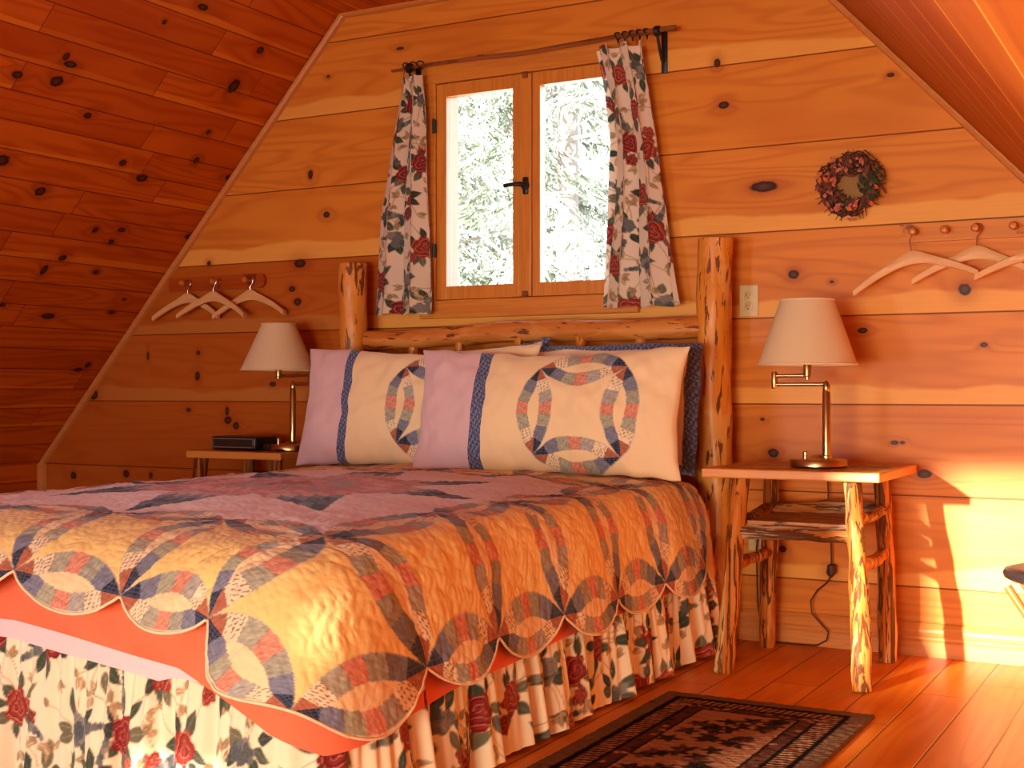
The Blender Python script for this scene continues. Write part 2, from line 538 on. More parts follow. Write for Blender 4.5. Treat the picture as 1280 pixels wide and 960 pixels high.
def gable(name, y0, y1, hx0, hx1, hz0, hz1):
    b = MB()
    # left of the hole, right of the hole, above and below it
    b.prism([(XL - .2, -.2), (hx0, -.2), (hx0, ZC + .15) if hx0 > CX0 else (hx0, roofL(hx0)), *([(CX0, ZC + .15)] if hx0 > CX0 else []), (XL - .2, ZK + .1)], y0, y1)
    rp = [(hx1, -.2), (XR + .2, -.2), (XR + .2, ZK + .1)]
    rp += ([(CX1, ZC + .15), (hx1, ZC + .15)] if hx1 < CX1 else [(hx1, roofR(hx1) + .1)])
    b.prism(rp, y0, y1)
    b.prism([(hx0, -.2), (hx1, -.2), (hx1, hz0), (hx0, hz0)], y0, y1)
    top = [(hx0, hz1), (hx1, hz1)]
    top += [(hx1, min(ZC + .15, roofR(hx1) + .1))]
    if hx1 > CX1: top += [(CX1, ZC + .15)]
    top += [(hx0, ZC + .15)]
    b.prism(top, y0, y1)
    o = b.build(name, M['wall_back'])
    set_uv(o, lambda c: (c.x, c.z))
    return struct(o)


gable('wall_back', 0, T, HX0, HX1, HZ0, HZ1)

# rear gable (behind the camera), made of panels; unseen openings placed to shape the sun patches, one an added slit
HOLES = [(-2.925, -.60, 1.30, 1.965), (-3.48, -3.22, .20, .99), (-3.06, -2.94, .20, .99), (-2.74, -2.53, 1.045, 1.13), (-1.50, .26, .10, 1.06)]
xs_ = sorted({XL - .2, CX0, CX1, XR + .2} | {h[0] for h in HOLES} | {h[1] for h in HOLES})
b = MB(); y0, y1 = REAR - T, REAR
topz = lambda x: ZC + .15 if CX0 <= x <= CX1 else (roofL(x) if x < CX0 else roofR(x)) + .12
for xa, xb in zip(xs_[:-1], xs_[1:]):
    cuts = sorted([(h[2], h[3]) for h in HOLES if h[0] <= xa + 1e-6 and h[1] >= xb - 1e-6])
    z = -.2
    for c0, c1 in cuts:
        b.prism([(xa, z), (xb, z), (xb, c0), (xa, c0)], y0, y1); z = c1
    b.prism([(xa, z), (xb, z), (xb, topz(xb)), (xa, topz(xa))], y0, y1)
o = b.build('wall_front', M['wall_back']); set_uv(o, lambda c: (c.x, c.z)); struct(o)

# floor and ceilings
b = MB(); b.box((XL - .2, REAR - T, -.12), (XR + .9, T, 0)); o = b.build('floor', M['floor']); set_uv(o, lambda c: (c.y, c.x)); struct(o)


def slab(name, p0, p1, thick, ya, yb, mat, uvf, holes=None):
    """a sloping panel between two (x, z) points, running along y"""
    b = MB()
    d = Vector((p1[0] - p0[0], 0, p1[1] - p0[1])).normalized()
    n = Vector((-d.z, 0, d.x)) * thick
    b.prism([p0, p1, (p1[0] + n.x, p1[1] + n.z), (p0[0] + n.x, p0[1] + n.z)], ya, yb)
    o = b.build(name, mat)
    set_uv(o, uvf)
    return struct(o)


uL = Vector((CX0 - XL, ZC - ZK)).normalized()
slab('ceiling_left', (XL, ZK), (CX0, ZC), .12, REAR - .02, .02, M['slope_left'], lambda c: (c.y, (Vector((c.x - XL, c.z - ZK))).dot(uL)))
uR = Vector((XR - CX1, ZK - ZC)).normalized()
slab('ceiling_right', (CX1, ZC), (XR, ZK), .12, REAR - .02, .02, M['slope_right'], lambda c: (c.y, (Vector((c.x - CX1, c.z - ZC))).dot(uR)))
b = MB(); b.box((CX0 - .05, REAR - T, ZC), (CX1 + .05, T, ZC + .12)); o = b.build('ceiling', M['slope_left']); set_uv(o, lambda c: (c.y, c.x + 10)); struct(o)
b = MB(); b.box((XL - .16, REAR - .02, -.1), (XL, .02, ZK)); o = b.build('wall_left', M['slope_left']); set_uv(o, lambda c: (c.y, c.z + 7)); struct(o)
b = MB(); b.box((XR, REAR - .02, -.1), (XR + .16, .02, ZK))
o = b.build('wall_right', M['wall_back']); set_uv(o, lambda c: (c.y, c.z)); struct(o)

# trim strips where the slopes meet the back wall


def strip(name, a, bb, w=.020, dep=.022, mat='trim_slope'):
    a, bb = Vector(a), Vector(bb)
    t = MB()
    d = (bb - a).normalized(); nn = Vector((-d.z, 0, d.x))
    seq = [(0, 0), (w, 0), (w * .8, -dep * .7), (w * .35, -dep), (0, -dep)]
    A, B = [], []
    for s_, y_ in seq:
        A.append(t.bm.verts.new(a + nn * s_ + Vector((0, y_, 0)))); B.append(t.bm.verts.new(bb + nn * s_ + Vector((0, y_, 0))))
    k = len(seq)
    for i in range(k): t.bm.faces.new((A[i], A[(i + 1) % k], B[(i + 1) % k], B[i]))
    t.bm.faces.new(A); t.bm.faces.new(list(reversed(B)))
    o = t.build(name, M[mat]); return struct(o)


strip('trim_1', (CX0 + .008, -.001, ZC), (XL + .006, -.001, ZK), w=.026)
strip('trim_2', (XR, -.001, ZK), (CX1, -.001, ZC - .004), w=.022)
strip('trim_3', (CX1, -.001, ZC), (CX0, -.001, ZC), w=.018)
strip('trim_4', (XL, -.001, 0), (XL, -.001, ZK), w=-.045, dep=.02)

# moulded baseboard
prof = [(0, 0), (.022, 0), (.022, .050), (.017, .058), (.017, .066), (.020, .072), (.015, .082), (.012, .092), (.014, .100), (.006, .112), (0, .114)]
b = MB()
A = [b.bm.verts.new((XL, -p, z)) for p, z in prof]; B = [b.bm.verts.new((XR, -p, z)) for p, z in prof]
for i in range(len(prof)): b.bm.faces.new((A[i], A[(i + 1) % len(prof)], B[(i + 1) % len(prof)], B[i]))
b.bm.faces.new(A); b.bm.faces.new(list(reversed(B)))
struct(b.build('baseboard_back', M['trim']))

# ------------------------------------------------------------------ window
win = bpy.data.objects.new('window_1', None); win.location = (-2.465, 0, HZ0); C.objects.link(win)
win['kind'] = 'structure'
fr = MB()
e = .03
fr.box((HX0, .035, HZ0), (HX0 + e, .115, HZ1)).box((HX1 - e, .035, HZ0), (HX1, .115, HZ1)).box((HX0, .035, HZ1 - e), (HX1, .115, HZ1)).box((HX0, .035, HZ0), (HX1, .14, HZ0 + e))
fr.build('window_frame', M['win_z'], win)
cs = MB()
cw = .062
cs.box((HX0 - cw, -.022, HZ0 - .004), (HX0 + .002, 0, HZ1 + .004), .004).box((HX1 - .002, -.022, HZ0 - .004), (HX1 + cw, 0, HZ1 + .004), .004)
cs.box((HX0 - cw, -.026, HZ1), (HX1 + cw, 0, HZ1 + .085), .004).box((HX0 - cw - .01, -.03, HZ0 - .075), (HX1 + cw + .01, 0, HZ0), .004)
cs.build('window_casing', M['win_x'], win)
gl = NT('window glass')
gl.b.inputs['Roughness'].default_value = 0.0
tr = gl.n('ShaderNodeBsdfTransparent'); tr.inputs[0].default_value = (.97, .98, .98, 1)
gs = gl.n('ShaderNodeBsdfGlossy'); gs.inputs['Roughness'].default_value = .02
mx = gl.n('ShaderNodeMixShader'); mx.inputs[0].default_value = .05
gl.t.links.new(tr.outputs[0], mx.inputs[1]); gl.t.links.new(gs.outputs[0], mx.inputs[2]); gl.t.links.new(mx.outputs[0], gl.t.nodes['Material Output'].inputs[0])
M['glass'] = gl.m


def sash(x0, x1, gx0, gx1, z0, z1, gz0, gz1):
    s = MB()
    s.box((x0, -.014, z0), (gx0, .033, z1), .003).box((gx1, -.014, z0), (x1, .033, z1), .003)
    s.box((gx0, -.0135, z0), (gx1, .0325, gz0), .002).box((gx0, -.0135, gz1), (gx1, .0325, z1), .002)
    o = s.build('sash', M['win_z'], win)
    g = MB(); g.box((gx0 - .002, .009, gz0 - .002), (gx1 + .002, .013, gz1 + .002)); g.build('pane', M['glass'], o)
    return o


sash(HX0 + .003, -2.497, -2.842, -2.527, HZ0 + .003, HZ1 - .003, 1.350, 2.142)
sash(-2.437, HX1 - .003, -2.403, -2.092, HZ0 + .003, HZ1 - .003, 1.350, 2.142)
s = MB(); s.box((-2.495, -.022, HZ0 + .003), (-2.439, .033, HZ1 - .003), .006); s.build('astragal', M['win_z'], win)
h = MB(); h.lathe((-2.462, -.022, 1.74), [(.017, 0), (.019, -.006), (.016, -.012), (.0, -.013)], 16, 'y').box((-2.474, -.030, 1.705), (-2.450, -.0215, 1.775), .005)
h.tube([(-2.462, -.03, 1.742), (-2.475, -.047, 1.744), (-2.50, -.052, 1.746), (-2.545, -.052, 1.742)], [.009, .010, .009, .008], 10)
h.build('window_handle', M['black'], win, True)
for zz in (HZ1 - .012, HZ0 + .012):
    h = MB(); h.box((-2.476, -.032, zz - .013), (-2.452, -.0215, zz + .013), .003); h.build('latch', M['twig'], win)
for zz in (1.50, 2.02):
    h = MB(); h.box((HX0 - .006, -.034, zz - .028), (HX0 + .008, -.0225, zz + .028), .002).tube([(HX0, -.033, zz - .03), (HX0, -.033, zz + .03)], .006, 8)
    h.build('hinge', M['black'], win)

# ------------------------------------------------------------------ cloth painting on flat canvases (metres)
CREAM = lin(235, 222, 200)


class Canvas:
    def __init__(s, w, h, res=.0025, base=CREAM):
        s.res = res; s.w = w; s.h = h
        s.nu, s.nv = int(w / res) + 2, int(h / res) + 2
        s.a = np.tile(np.array(base), (s.nu, s.nv, 1)).astype(np.float64)

    def loc(s, u, v, r):
        i0, i1 = max(0, int((u - r) / s.res)), min(s.nu, int((u + r) / s.res) + 2)
        j0, j1 = max(0, int((v - r) / s.res)), min(s.nv, int((v + r) / s.res) + 2)
        if i0 >= i1 or j0 >= j1: return None
        U, V = np.meshgrid(np.arange(i0, i1) * s.res - u, np.arange(j0, j1) * s.res - v, indexing='ij')
        return (slice(i0, i1), slice(j0, j1)), U, V

    def put(s, sl, mask, col):
        m = np.clip(mask, 0, 1)[..., None]
        s.a[sl] = s.a[sl] * (1 - m) + np.asarray(col) * m

    def leaf(s, u, v, ln, wd, ang, col):
        g = s.loc(u, v, ln * 1.05)
        if g is None: return
        sl, U, V = g
        x = U * math.cos(ang) + V * math.sin(ang); y = -U * math.sin(ang) + V * math.cos(ang)
        t = x / ln
        w = wd * np.sin(np.pi * np.clip(t, 0, 1) ** .8)
        m = ((w - np.abs(y)) / .002 + .5) * ((t > 0) & (t < 1))
        s.put(sl, m, col)
        s.put(sl, np.clip(m, 0, 1) * .5 * (np.abs(y) < .0015), np.minimum(np.array(col) * 2.2 + .05, 1))
        s.put(sl, np.clip(m, 0, 1) * .35 * (np.sin((x + np.abs(y)) * 900) > .4), np.array(col) * .55)

    def rose(s, u, v, r, seed, c0, c1, c2):
        g = s.loc(u, v, r * 1.3)
        if g is None: return
        sl, U, V = g
        q = np.random.default_rng(seed); p = q.uniform(0, 6.28, 4)
        R = np.hypot(U, V); A = np.arctan2(V, U)
        rr = r * (1 + .10 * np.sin(5 * A + p[0]) + .06 * np.sin(9 * A + p[1]))
        m = (rr - R) / .002 + .5
        s.put(sl, m, c0)
        sw = np.sin(R / r * 15 + 2.2 * np.sin(3 * A + p[2]) + A)
        s.put(sl, np.clip(m, 0, 1) * np.clip(sw * 2, 0, 1) * .8, c1)
        sw2 = np.sin(R / r * 15 + 2.2 * np.sin(3 * A + p[2]) + A + 2.6)
        s.put(sl, np.clip(m, 0, 1) * np.clip((sw2 - .75) * 6, 0, 1) * .8, c2)

    def stem(s, u, v, ln, ang, curve, col, wd=.0016):
        n = int(ln / .003)
        for k in range(n):
            a = ang + curve * k / n
            u += .003 * math.cos(a); v += .003 * math.sin(a)
            g = s.loc(u, v, wd * 2)
            if g is None: continue
            sl, U, V = g
            s.put(sl, (wd - np.hypot(U, V)) / .002 + .5, col)
        return u, v

    def sample(s, u, v):
        x = np.clip(u / s.res, 0, s.nu - 1.001); y = np.clip(v / s.res, 0, s.nv - 1.001)
        i, j = x.astype(int), y.astype(int); fx, fy = (x - i)[..., None], (y - j)[..., None]
        return (s.a[i, j] * (1 - fx) * (1 - fy) + s.a[i + 1, j] * fx * (1 - fy) + s.a[i, j + 1] * (1 - fx) * fy + s.a[i + 1, j + 1] * fx * fy)


GREEN = [lin(66, 80, 66), lin(84, 94, 78), lin(58, 68, 62), lin(112, 112, 90)]
BLUEG = [lin(104, 108, 108), lin(84, 90, 96), lin(132, 130, 126)]
TAN = [lin(186, 160, 124), lin(168, 140, 106), lin(150, 130, 100)]
RED = [(lin(104, 22, 28), lin(156, 50, 50), lin(206, 128, 112)), (lin(122, 30, 28), lin(172, 66, 58), lin(214, 146, 122))]


def floral(cv, seed, du=.21, dv=.25, scale=1.0):
    q = np.random.default_rng(seed)
    row = 0; v = .03
    while v < cv.h + .1:
        u = (row % 2) * du * .5
        while u < cv.w + .1:
            cu, c_v = u + q.uniform(-.02, .02), v + q.uniform(-.03, .03)
            kind = (int(round(u / du * 2)) + row) % 3
            # pale sprigs first
            for k in range(5):
                a = q.uniform(0, 6.28)
                x, y = cv.stem(cu, c_v, q.uniform(.07, .12) * scale, a, q.uniform(-1.2, 1.2), TAN[k % 3])
                for j in range(3):
                    cv.leaf(x, y, q.uniform(.018, .032) * scale, .006 * scale, a + q.uniform(-1.2, 1.2), TAN[(j + k) % 3])
            for k in range(8):
                a = k * .785 + q.uniform(-.3, .3)
                r0 = q.uniform(.018, .035) * scale
                cv.leaf(cu + math.cos(a) * r0, c_v + math.sin(a) * r0, q.uniform(.035, .055) * scale, q.uniform(.009, .014) * scale, a + q.uniform(-.5, .5), GREEN[q.integers(4)])
            if kind in (0, 2):
                cv.rose(cu, c_v, q.uniform(.031, .038) * scale, q.integers(1e6), *RED[q.integers(2)])
                if q.random() < .7:
                    a = q.uniform(0, 6.28)
                    cv.rose(cu + .055 * math.cos(a) * scale, c_v + .055 * math.sin(a) * scale, .019 * scale, q.integers(1e6), *RED[q.integers(2)])
            else:
                for k in range(7):
                    a = q.uniform(0, 6.28); r0 = q.uniform(0, .026) * scale
                    c = BLUEG[q.integers(3)]
                    cv.rose(cu + math.cos(a) * r0, c_v + math.sin(a) * r0, q.uniform(.011, .018) * scale, q.integers(1e6), c, c * 1.4, c * .6)
            a = q.uniform(0, 6.28)
            for k in range(6):
                x, y = cu + (.05 + .011 * k) * math.cos(a) * scale, c_v + (.05 + .011 * k) * math.sin(a) * scale
                c = BLUEG[k % 3]
                cv.rose(x, y, (.010 - .0008 * k) * scale, k, c, c * 1.3, c * .7)
            u += du
        v += dv * .5; row += 1
    return cv


# ------------------------------------------------------------------ double wedding ring piecing
CRM = lin(240, 214, 170)
CRM_BORDER = lin(243, 210, 138)
LILAC = lin(214, 190, 196)
P_NAVY, P_RUST = lin(36, 42, 62), lin(172, 104, 82)
PATCH = [lin(122, 124, 146), lin(166, 164, 144), lin(210, 136, 116), lin(170, 164, 158), lin(196, 178, 150)]
PATCH2 = [lin(186, 172, 178), lin(168, 164, 146), lin(212, 138, 118), lin(158, 156, 144), lin(122, 126, 148)]


def print_noise(x, y, seed):
    return fnoise(x, y, seed, ((60, .6), (120, .5)))


def patch_color(ang, rad, parity, X, Y):
    """ang in [-1,1] along one arc; colours of the pieces"""
    k = np.clip(((ang + 1) / 2 * 7).astype(int), 0, 6)
    out = np.zeros(ang.shape + (3,))
    seqA = [P_NAVY] + PATCH + [P_RUST]
    seqB = [P_RUST] + PATCH2 + [P_NAVY]
    for i in range(7):
        c = np.where(parity[..., None], seqA[i], seqB[i])
        out = np.where((k == i)[..., None], c, out)
    n = print_noise(X, Y, 5)
    bright = np.clip(1 + .28 * n, .5, 1.6)[..., None]
    out = out * bright
    # calico pieces: light ground with dark specks, next to the end pieces
    cal = (k == 5) & parity | ((k == 1) & ~parity)
    sp = (fnoise(X, Y, 11, ((105, 1),)) > .5)
    out = np.where((cal & sp)[..., None], lin(140, 116, 98), np.where(cal[..., None], lin(236, 216, 184), out))
    # navy check pieces
    nv = ((k == 0) & parity) | ((k == 6) & ~parity)
    chk = ((np.sin(X * 700) > .55) | (np.sin(Y * 700) > .55))
    out = np.where((nv & chk)[..., None], lin(70, 80, 104), out)
    # rose prints
    rs = (k == 3)
    sp2 = fnoise(X, Y, 21, ((80, 1),)) > .55
    out = np.where((rs & sp2)[..., None], lin(222, 160, 132), out)
    seamline = np.abs(((ang + 1) / 2 * 7) % 1 - .5) > .485
    out = np.where(seamline[..., None], out * .7, out)
    return np.clip(out, 0, 1)


def ring_edges(X, Y, P, edges, w, col):
    """draw the melons lying on the listed grid edges; node coordinates are integers times P"""
    R = P / math.sqrt(2)
    inside_all = np.zeros(X.shape, bool)
    for (i0, j0, i1, j1) in edges:
        mx, my = (i0 + i1) / 2 * P, (j0 + j1) / 2 * P
        hor = (j0 == j1)
        lx, ly = (X - mx, Y - my) if hor else (Y - my, X - mx)   # lx along the edge
        sel = (np.abs(lx) < P * .56) & (np.abs(ly) < P * .25)
        if not sel.any(): continue
        x, y = lx[sel], ly[sel]
        d1 = np.hypot(x, y + P / 2); d2 = np.hypot(x, y - P / 2)   # centres below / above
        ins = (d1 < R) & (d2 < R)
        a1 = np.arctan2(x, y + P / 2) / (math.pi / 4); a2 = np.arctan2(x, P / 2 - y) / (math.pi / 4)
        up = d1 > R - w; dn = d2 > R - w
        c = col[sel]
        xs, ys = X[sel], Y[sel]
        pu = np.full(x.shape, (i0 + j0) % 2 == 0)
        cu = patch_color(np.clip(a1, -1, 1), d1, pu, xs, ys)
        cd = patch_color(np.clip(a2, -1, 1), d2, ~pu, xs, ys)
        c = np.where((ins & dn & (y <= 0))[..., None], cd, c)
        c = np.where((ins & up & (y > 0))[..., None], cu, c)
        rim = (np.abs(np.maximum(d1, d2) - R) < .0025) | (ins & (np.abs(np.maximum(d1, d2) - (R - w)) < .0018))
        c = np.where(rim[..., None], c * .72 + .12, c)
        foot = ins & ~up & ~dn
        c = np.where(foot[..., None], CRM, c)
        col[sel] = c
    return col


# ------------------------------------------------------------------ bed
PQ = .36
QX0, QX1, QY0, QY1 = -3.15, -1.71, -2.27, -.83


def spline1(xs, ys):
    xs, ys = np.array(xs, float), np.array(ys, float)
    m = np.gradient(ys, xs)

    def f(x):
        x = np.asarray(x, float)
        i = np.clip(np.searchsorted(xs, x) - 1, 0, len(xs) - 2)
        h = xs[i + 1] - xs[i]; t = (x - xs[i]) / h
        tc = np.clip(t, 0, 1)
        r = ((2 * tc**3 - 3 * tc**2 + 1) * ys[i] + (tc**3 - 2 * tc**2 + tc) * h * m[i] + (-2 * tc**3 + 3 * tc**2) * ys[i + 1] + (tc**3 - tc**2) * h * m[i + 1])
        r = r + np.where(t > 1, (t - 1) * h * m[i + 1], 0) + np.where(t < 0, t * h * m[i], 0)
        return r
    return f


Rx = spline1([0, .09, .18, .27, .36, .45], [0, .083, .128, .150, .168, .180])
Rz = spline1([0, .09, .18, .27, .36, .45], [0, -.018, -.085, -.185, -.290, -.375])
Fy = spline1([0, .09, .18, .27, .36, .45], [0, -.088, -.172, -.245, -.302, -.335])
Fz = spline1([0, .09, .18, .27, .36, .45], [0, -.002, -.014, -.050, -.118, -.190])
Z0 = .600


def quad(a, m, b, t):
    # quadratic through a (t=0), m (t=.5), b (t=1)
    t = t[..., None]
    return a * (2 * (t - .5) * (t - 1)) + m * (-4 * t * (t - 1)) + b * (2 * t * (t - .5))


def drape(a, b):
    """a: quilt coordinate across the bed, b: along it; returns points. Built for the right half and mirrored"""
    cx = (QX0 + QX1) / 2
    left = a < cx
    a = np.where(left, 2 * cx - a, a)
    d = np.clip(a - QX1, 0, None); e = np.clip(QY0 - b, 0, None)
    wc = lambda aa, bb: np.exp(-(((aa - QX1)**2 + (bb - QY0)**2) / .20**2))

    def inter(aa, bb):
        w = wc(aa, bb)
        z = Z0 + .035 * np.clip(1 - ((aa - cx) / .80)**2, 0, 1) * np.clip((bb + 2.35) / .4, 0, 1) + .004 * fnoise(aa, bb, 3, ((3, 1),))
        return np.stack([aa + .02 * w, bb - .12 * w, z - .004 * w], -1)

    def right(dd, bb):
        p = inter(np.full_like(dd, QX1), bb)
        k = np.clip(dd / PQ, 0, 1.3)
        p = p.copy()
        w = wc(np.full_like(dd, QX1), bb)[..., None] * k[..., None]
        p += w * np.array([-.02, .12, 0])
        ys = .05 * k * np.exp(-np.clip(bb - QY0, 0, None) / .3)
        wav = .012 * k * np.sin(bb * 2 * math.pi / PQ * .5 + 1.0)
        return p + np.stack([Rx(dd) + wav, ys, Rz(dd)], -1)

    def foot(ee, aa):
        p = inter(aa, np.full_like(ee, QY0))
        k = np.clip(ee / PQ, 0, 1.3)
        w = wc(aa, np.full_like(ee, QY0))[..., None] * k[..., None]
        p = p + w * np.array([-.02, .12, 0])
        f = np.exp(-np.clip(QX1 - aa, 0, None) / .38) * np.clip(1 - (QX1 - aa) / .72, 0, 1)
        return p + np.stack([-.14 * k * f, Fy(ee), Fz(ee) - .035 * k * f + .014 * k * (1 - f) * np.cos((aa - cx) * 9)], -1)

    z_ = np.zeros_like(d)
    Pm = inter(np.minimum(a, QX1), np.maximum(b, QY0))
    Pr = right(d, np.maximum(b, QY0))
    Pf = foot(e, np.minimum(a, QX1))
    # corner
    p = d / PQ; q = e / PQ
    C0 = inter(np.array([QX1]), np.array([QY0]))[0]
    A = foot(np.array([PQ]), np.array([QX1]))[0]
    Cn = right(np.array([PQ]), np.array([QY0]))[0]
    Bc = np.array([-1.60, -2.62, .29])
    M1 = np.array([-1.703, -2.625, .372]); M2 = np.array([-1.525, -2.475, .30])
    Ee0 = right(d, np.full_like(d, QY0)); Ed0 = foot(e, np.full_like(e, QX1))
    Ee1 = quad(A, M1, Bc, p); Ed1 = quad(Cn, M2, Bc, q)
    pp, qq = p[..., None], q[..., None]
    S = (1 - qq) * Ee0 + qq * Ee1 + (1 - pp) * Ed0 + pp * Ed1 - ((1 - pp) * (1 - qq) * C0 + pp * (1 - qq) * Cn + (1 - pp) * qq * A + pp * qq * Bc)
    bulge = 16 * np.clip(pp * (1 - pp), -.2, 1) * np.clip(qq * (1 - qq), -.2, 1)
    S = S + bulge * np.array([.030, -.030, .012])
    S = S + np.clip((qq - 1) / .207, 0, 1) * np.clip(4 * pp * (1 - pp), 0, 1) * np.array([-.002, -.004, -.004]) + np.clip((pp - 1) / .207, 0, 1) * np.clip(4 * qq * (1 - qq), 0, 1) * np.array([.006, -.010, -.022])
    out = np.where(((d > 0) & (e > 0))[..., None], S, np.where((d > 0)[..., None], Pr, np.where((e > 0)[..., None], Pf, Pm)))
    out[..., 0] = np.where(left, 2 * cx - out[..., 0], out[..., 0])
    return out


# parameter lines, finer on the near side; the extra lines past the hem nodes form the scallops
def lines(lo, hi, dens):
    out = [lo]
    while out[-1] < hi - 1e-6:
        out.append(min(hi, out[-1] + dens(out[-1])))
    return np.array(out)


hemR, hemL, hemF = QX1 + PQ, QX0 - PQ, QY0 - PQ
ya = lines(hemL, hemR, lambda x: .0045 if x < -2.9 else .0034)
yb = lines(hemF, -.36, lambda y: .0031 if y < -2.2 else (.0036 if y < -1.6 else .0042))
NE = 18
ta = np.linspace(0, 1, NE + 1)[1:]
ia = np.concatenate([np.zeros(0), hemL - ta[::-1], ya, hemR + ta])     # encoded: beyond the hem = hem -/+ t
ib = np.concatenate([hemF - ta[::-1], yb])
IA, IB = np.meshgrid(ia, ib, indexing='ij')
tA = np.clip(IA - hemR, 0, 1); tAl = np.clip(hemL - IA, 0, 1); tB = np.clip(hemF - IB, 0, 1)
bA = np.clip(IA, hemL, hemR); bB = np.clip(IB, hemF, None)


def scal(x, x0):
    u = ((x - x0) / PQ) % 1.0 - .5
    return np.sqrt(np.clip((PQ / math.sqrt(2))**2 - (u * PQ)**2, 0, None)) - PQ / 2


sA = scal(bB, QY0) * (tB <= 0); sB = scal(bA, QX1) * (tA <= 0) * (tAl <= 0)
a_ = bA + (tA - tAl) * sA; b_ = bB - tB * sB
QP = drape(a_, b_)
# puffed quilting and soft wrinkles
X_, Y_ = a_ - QX0, b_ - QY0
N_ = normals(QP)
N_ = np.where(np.isfinite(N_), N_, 0)
N_ *= np.sign(N_[..., 2:3] + 1e-9 + .3 * (QP[..., 2:3] < 1))
pw = lambda f, sd: np.abs(fnoise(a_, b_, sd, ((f, 1),))) ** .6
puff = .0034 * pw(7, 31) + .0026 * pw(13, 35) + .0016 * pw(24, 36) + .0025 * fnoise(a_, b_, 33, ((3.5, 1),))
inr = (X_ > 0) & (X_ < 1.44) & (Y_ > 0) & (Y_ < 1.44)
puff = np.where(inr, puff * 1.0 + .002 * fnoise(a_ * .6, b_ * 3, 34, ((3, 1),)), puff)
QP = QP + N_ * puff[..., None]
# colours
col = np.tile(CRM_BORDER, X_.shape + (1,)).astype(float)
ri = (X_ / PQ); rj = (Y_ / PQ)
inner = (ri > 0) & (ri < 4) & (rj > 0) & (rj < 4)
Rr = PQ / math.sqrt(2)
col = np.where(inner[..., None], lin(240, 224, 228), col)
# eight pointed star of small diamonds
sx_, sy_ = X_ - .72, Y_ - .70
r_ = np.hypot(sx_, sy_); th_ = np.arctan2(sy_, sx_)
fold = (th_ + math.pi / 8) % (math.pi / 4) - math.pi / 8 + math.pi / 8   # 0..45 deg within one diamond
px_, py_ = r_ * np.cos(fold), r_ * np.sin(fold)
v1 = py_ / math.sin(math.pi / 4); v0 = px_ - v1 * math.cos(math.pi / 4)
SZ = .36 / 6
k0, k1 = np.floor(v0 / SZ), np.floor(v1 / SZ)
inst = (k0 >= 0) & (k0 < 6) & (k1 >= 0) & (k1 < 6)
ks = (k0 + k1).astype(int)
star_cols = [lin(170, 96, 96), lin(206, 140, 136), lin(164, 150, 152), lin(204, 136, 128), lin(224, 172, 164), lin(200, 136, 132), lin(206, 168, 162), lin(120, 122, 142), lin(56, 60, 84), lin(96, 102, 128), lin(44, 48, 70)]
sc_ = np.zeros_like(col)
for k in range(11):
    sc_ = np.where((ks == k)[..., None], star_cols[k], sc_)
sc_ = sc_ * np.clip(1 + .22 * print_noise(X_, Y_, 9), .5, 1.5)[..., None]
col = np.where((inst & inner)[..., None], sc_, col)
edges = []
for i in range(-1, 6):
    for j in range(-1, 6):
        def ringcell(i0, j0): return not (0 <= i0 < 4 and 0 <= j0 < 4)
        if i < 5: edges.append((i, j, i + 1, j)) if (j in (-1, 0, 4, 5) or i in (-1, 4)) else None
        if j < 5: edges.append((i, j, i, j + 1)) if (i in (-1, 0, 4, 5) or j in (-1, 4)) else None
edges = [e_ for e_ in edges if e_]
col = ring_edges(X_, Y_, PQ, edges, .052, col)
hemmask = (tA > .93) | (tAl > .93) | (tB > .93)
col = np.where(hemmask[..., None], CREAM, col)
quilt = thing('quilt', 'patchwork quilt with interlocking ring blocks and a scalloped hem draped over the bed', 'quilt', (-2.43, -1.4, 0))
grid_mesh('quilt_top', QP, M['quilt'], quilt, col)
# cream binding along the scalloped hem
hem = np.concatenate([QP[-1, ::-1][:-(NE + 0)], QP[::-1, 0][NE:-NE], QP[0, NE:]])
hb = MB(); keep = [hem[0]]
for pnt in hem[1:]:
    if np.linalg.norm(pnt - keep[-1]) > .008: keep.append(pnt)
hb.tube([Vector(p_) for p_ in keep], .0035, 6)
M['binding'] = plain('cream binding', tuple(lin(238, 216, 180)), .9)
hb.build('binding', M['binding'], quilt, True, False)

# path round the bed: right side (head to foot), foot corner, foot, left corner, left side
def bed_path(x1, y1, r, head=-.30, n=600):
    cx = (QX0 + QX1) / 2
    x0 = 2 * cx - x1
    segs = []
    L1 = (head - (y1 + r)); arc = math.pi / 2 * r; L2 = (x1 - x0 - 2 * r)
    tot = 2 * L1 + 2 * arc + L2
    s_ = np.linspace(0, tot, n)
    pts = np.zeros((n, 2)); nor = np.zeros((n, 2))
    for i, s0 in enumerate(s_):
        if s0 < L1: pts[i] = (x1, head - s0); nor[i] = (1, 0)
        elif s0 < L1 + arc:
            t = (s0 - L1) / r; pts[i] = (x1 - r + r * math.cos(t), y1 + r - r * math.sin(t)); nor[i] = (math.cos(t), -math.sin(t))
        elif s0 < L1 + arc + L2: pts[i] = (x1 - r - (s0 - L1 - arc), y1); nor[i] = (0, -1)
        elif s0 < L1 + 2 * arc + L2:
            t = (s0 - L1 - arc - L2) / r; pts[i] = (x0 + r - r * math.sin(t), y1 + r - r * math.cos(t)); nor[i] = (-math.sin(t), -math.cos(t))
        else: pts[i] = (x0, y1 + r + (s0 - L1 - 2 * arc - L2)); nor[i] = (-1, 0)
    return s_, pts, nor, (L1, arc, L2, tot)


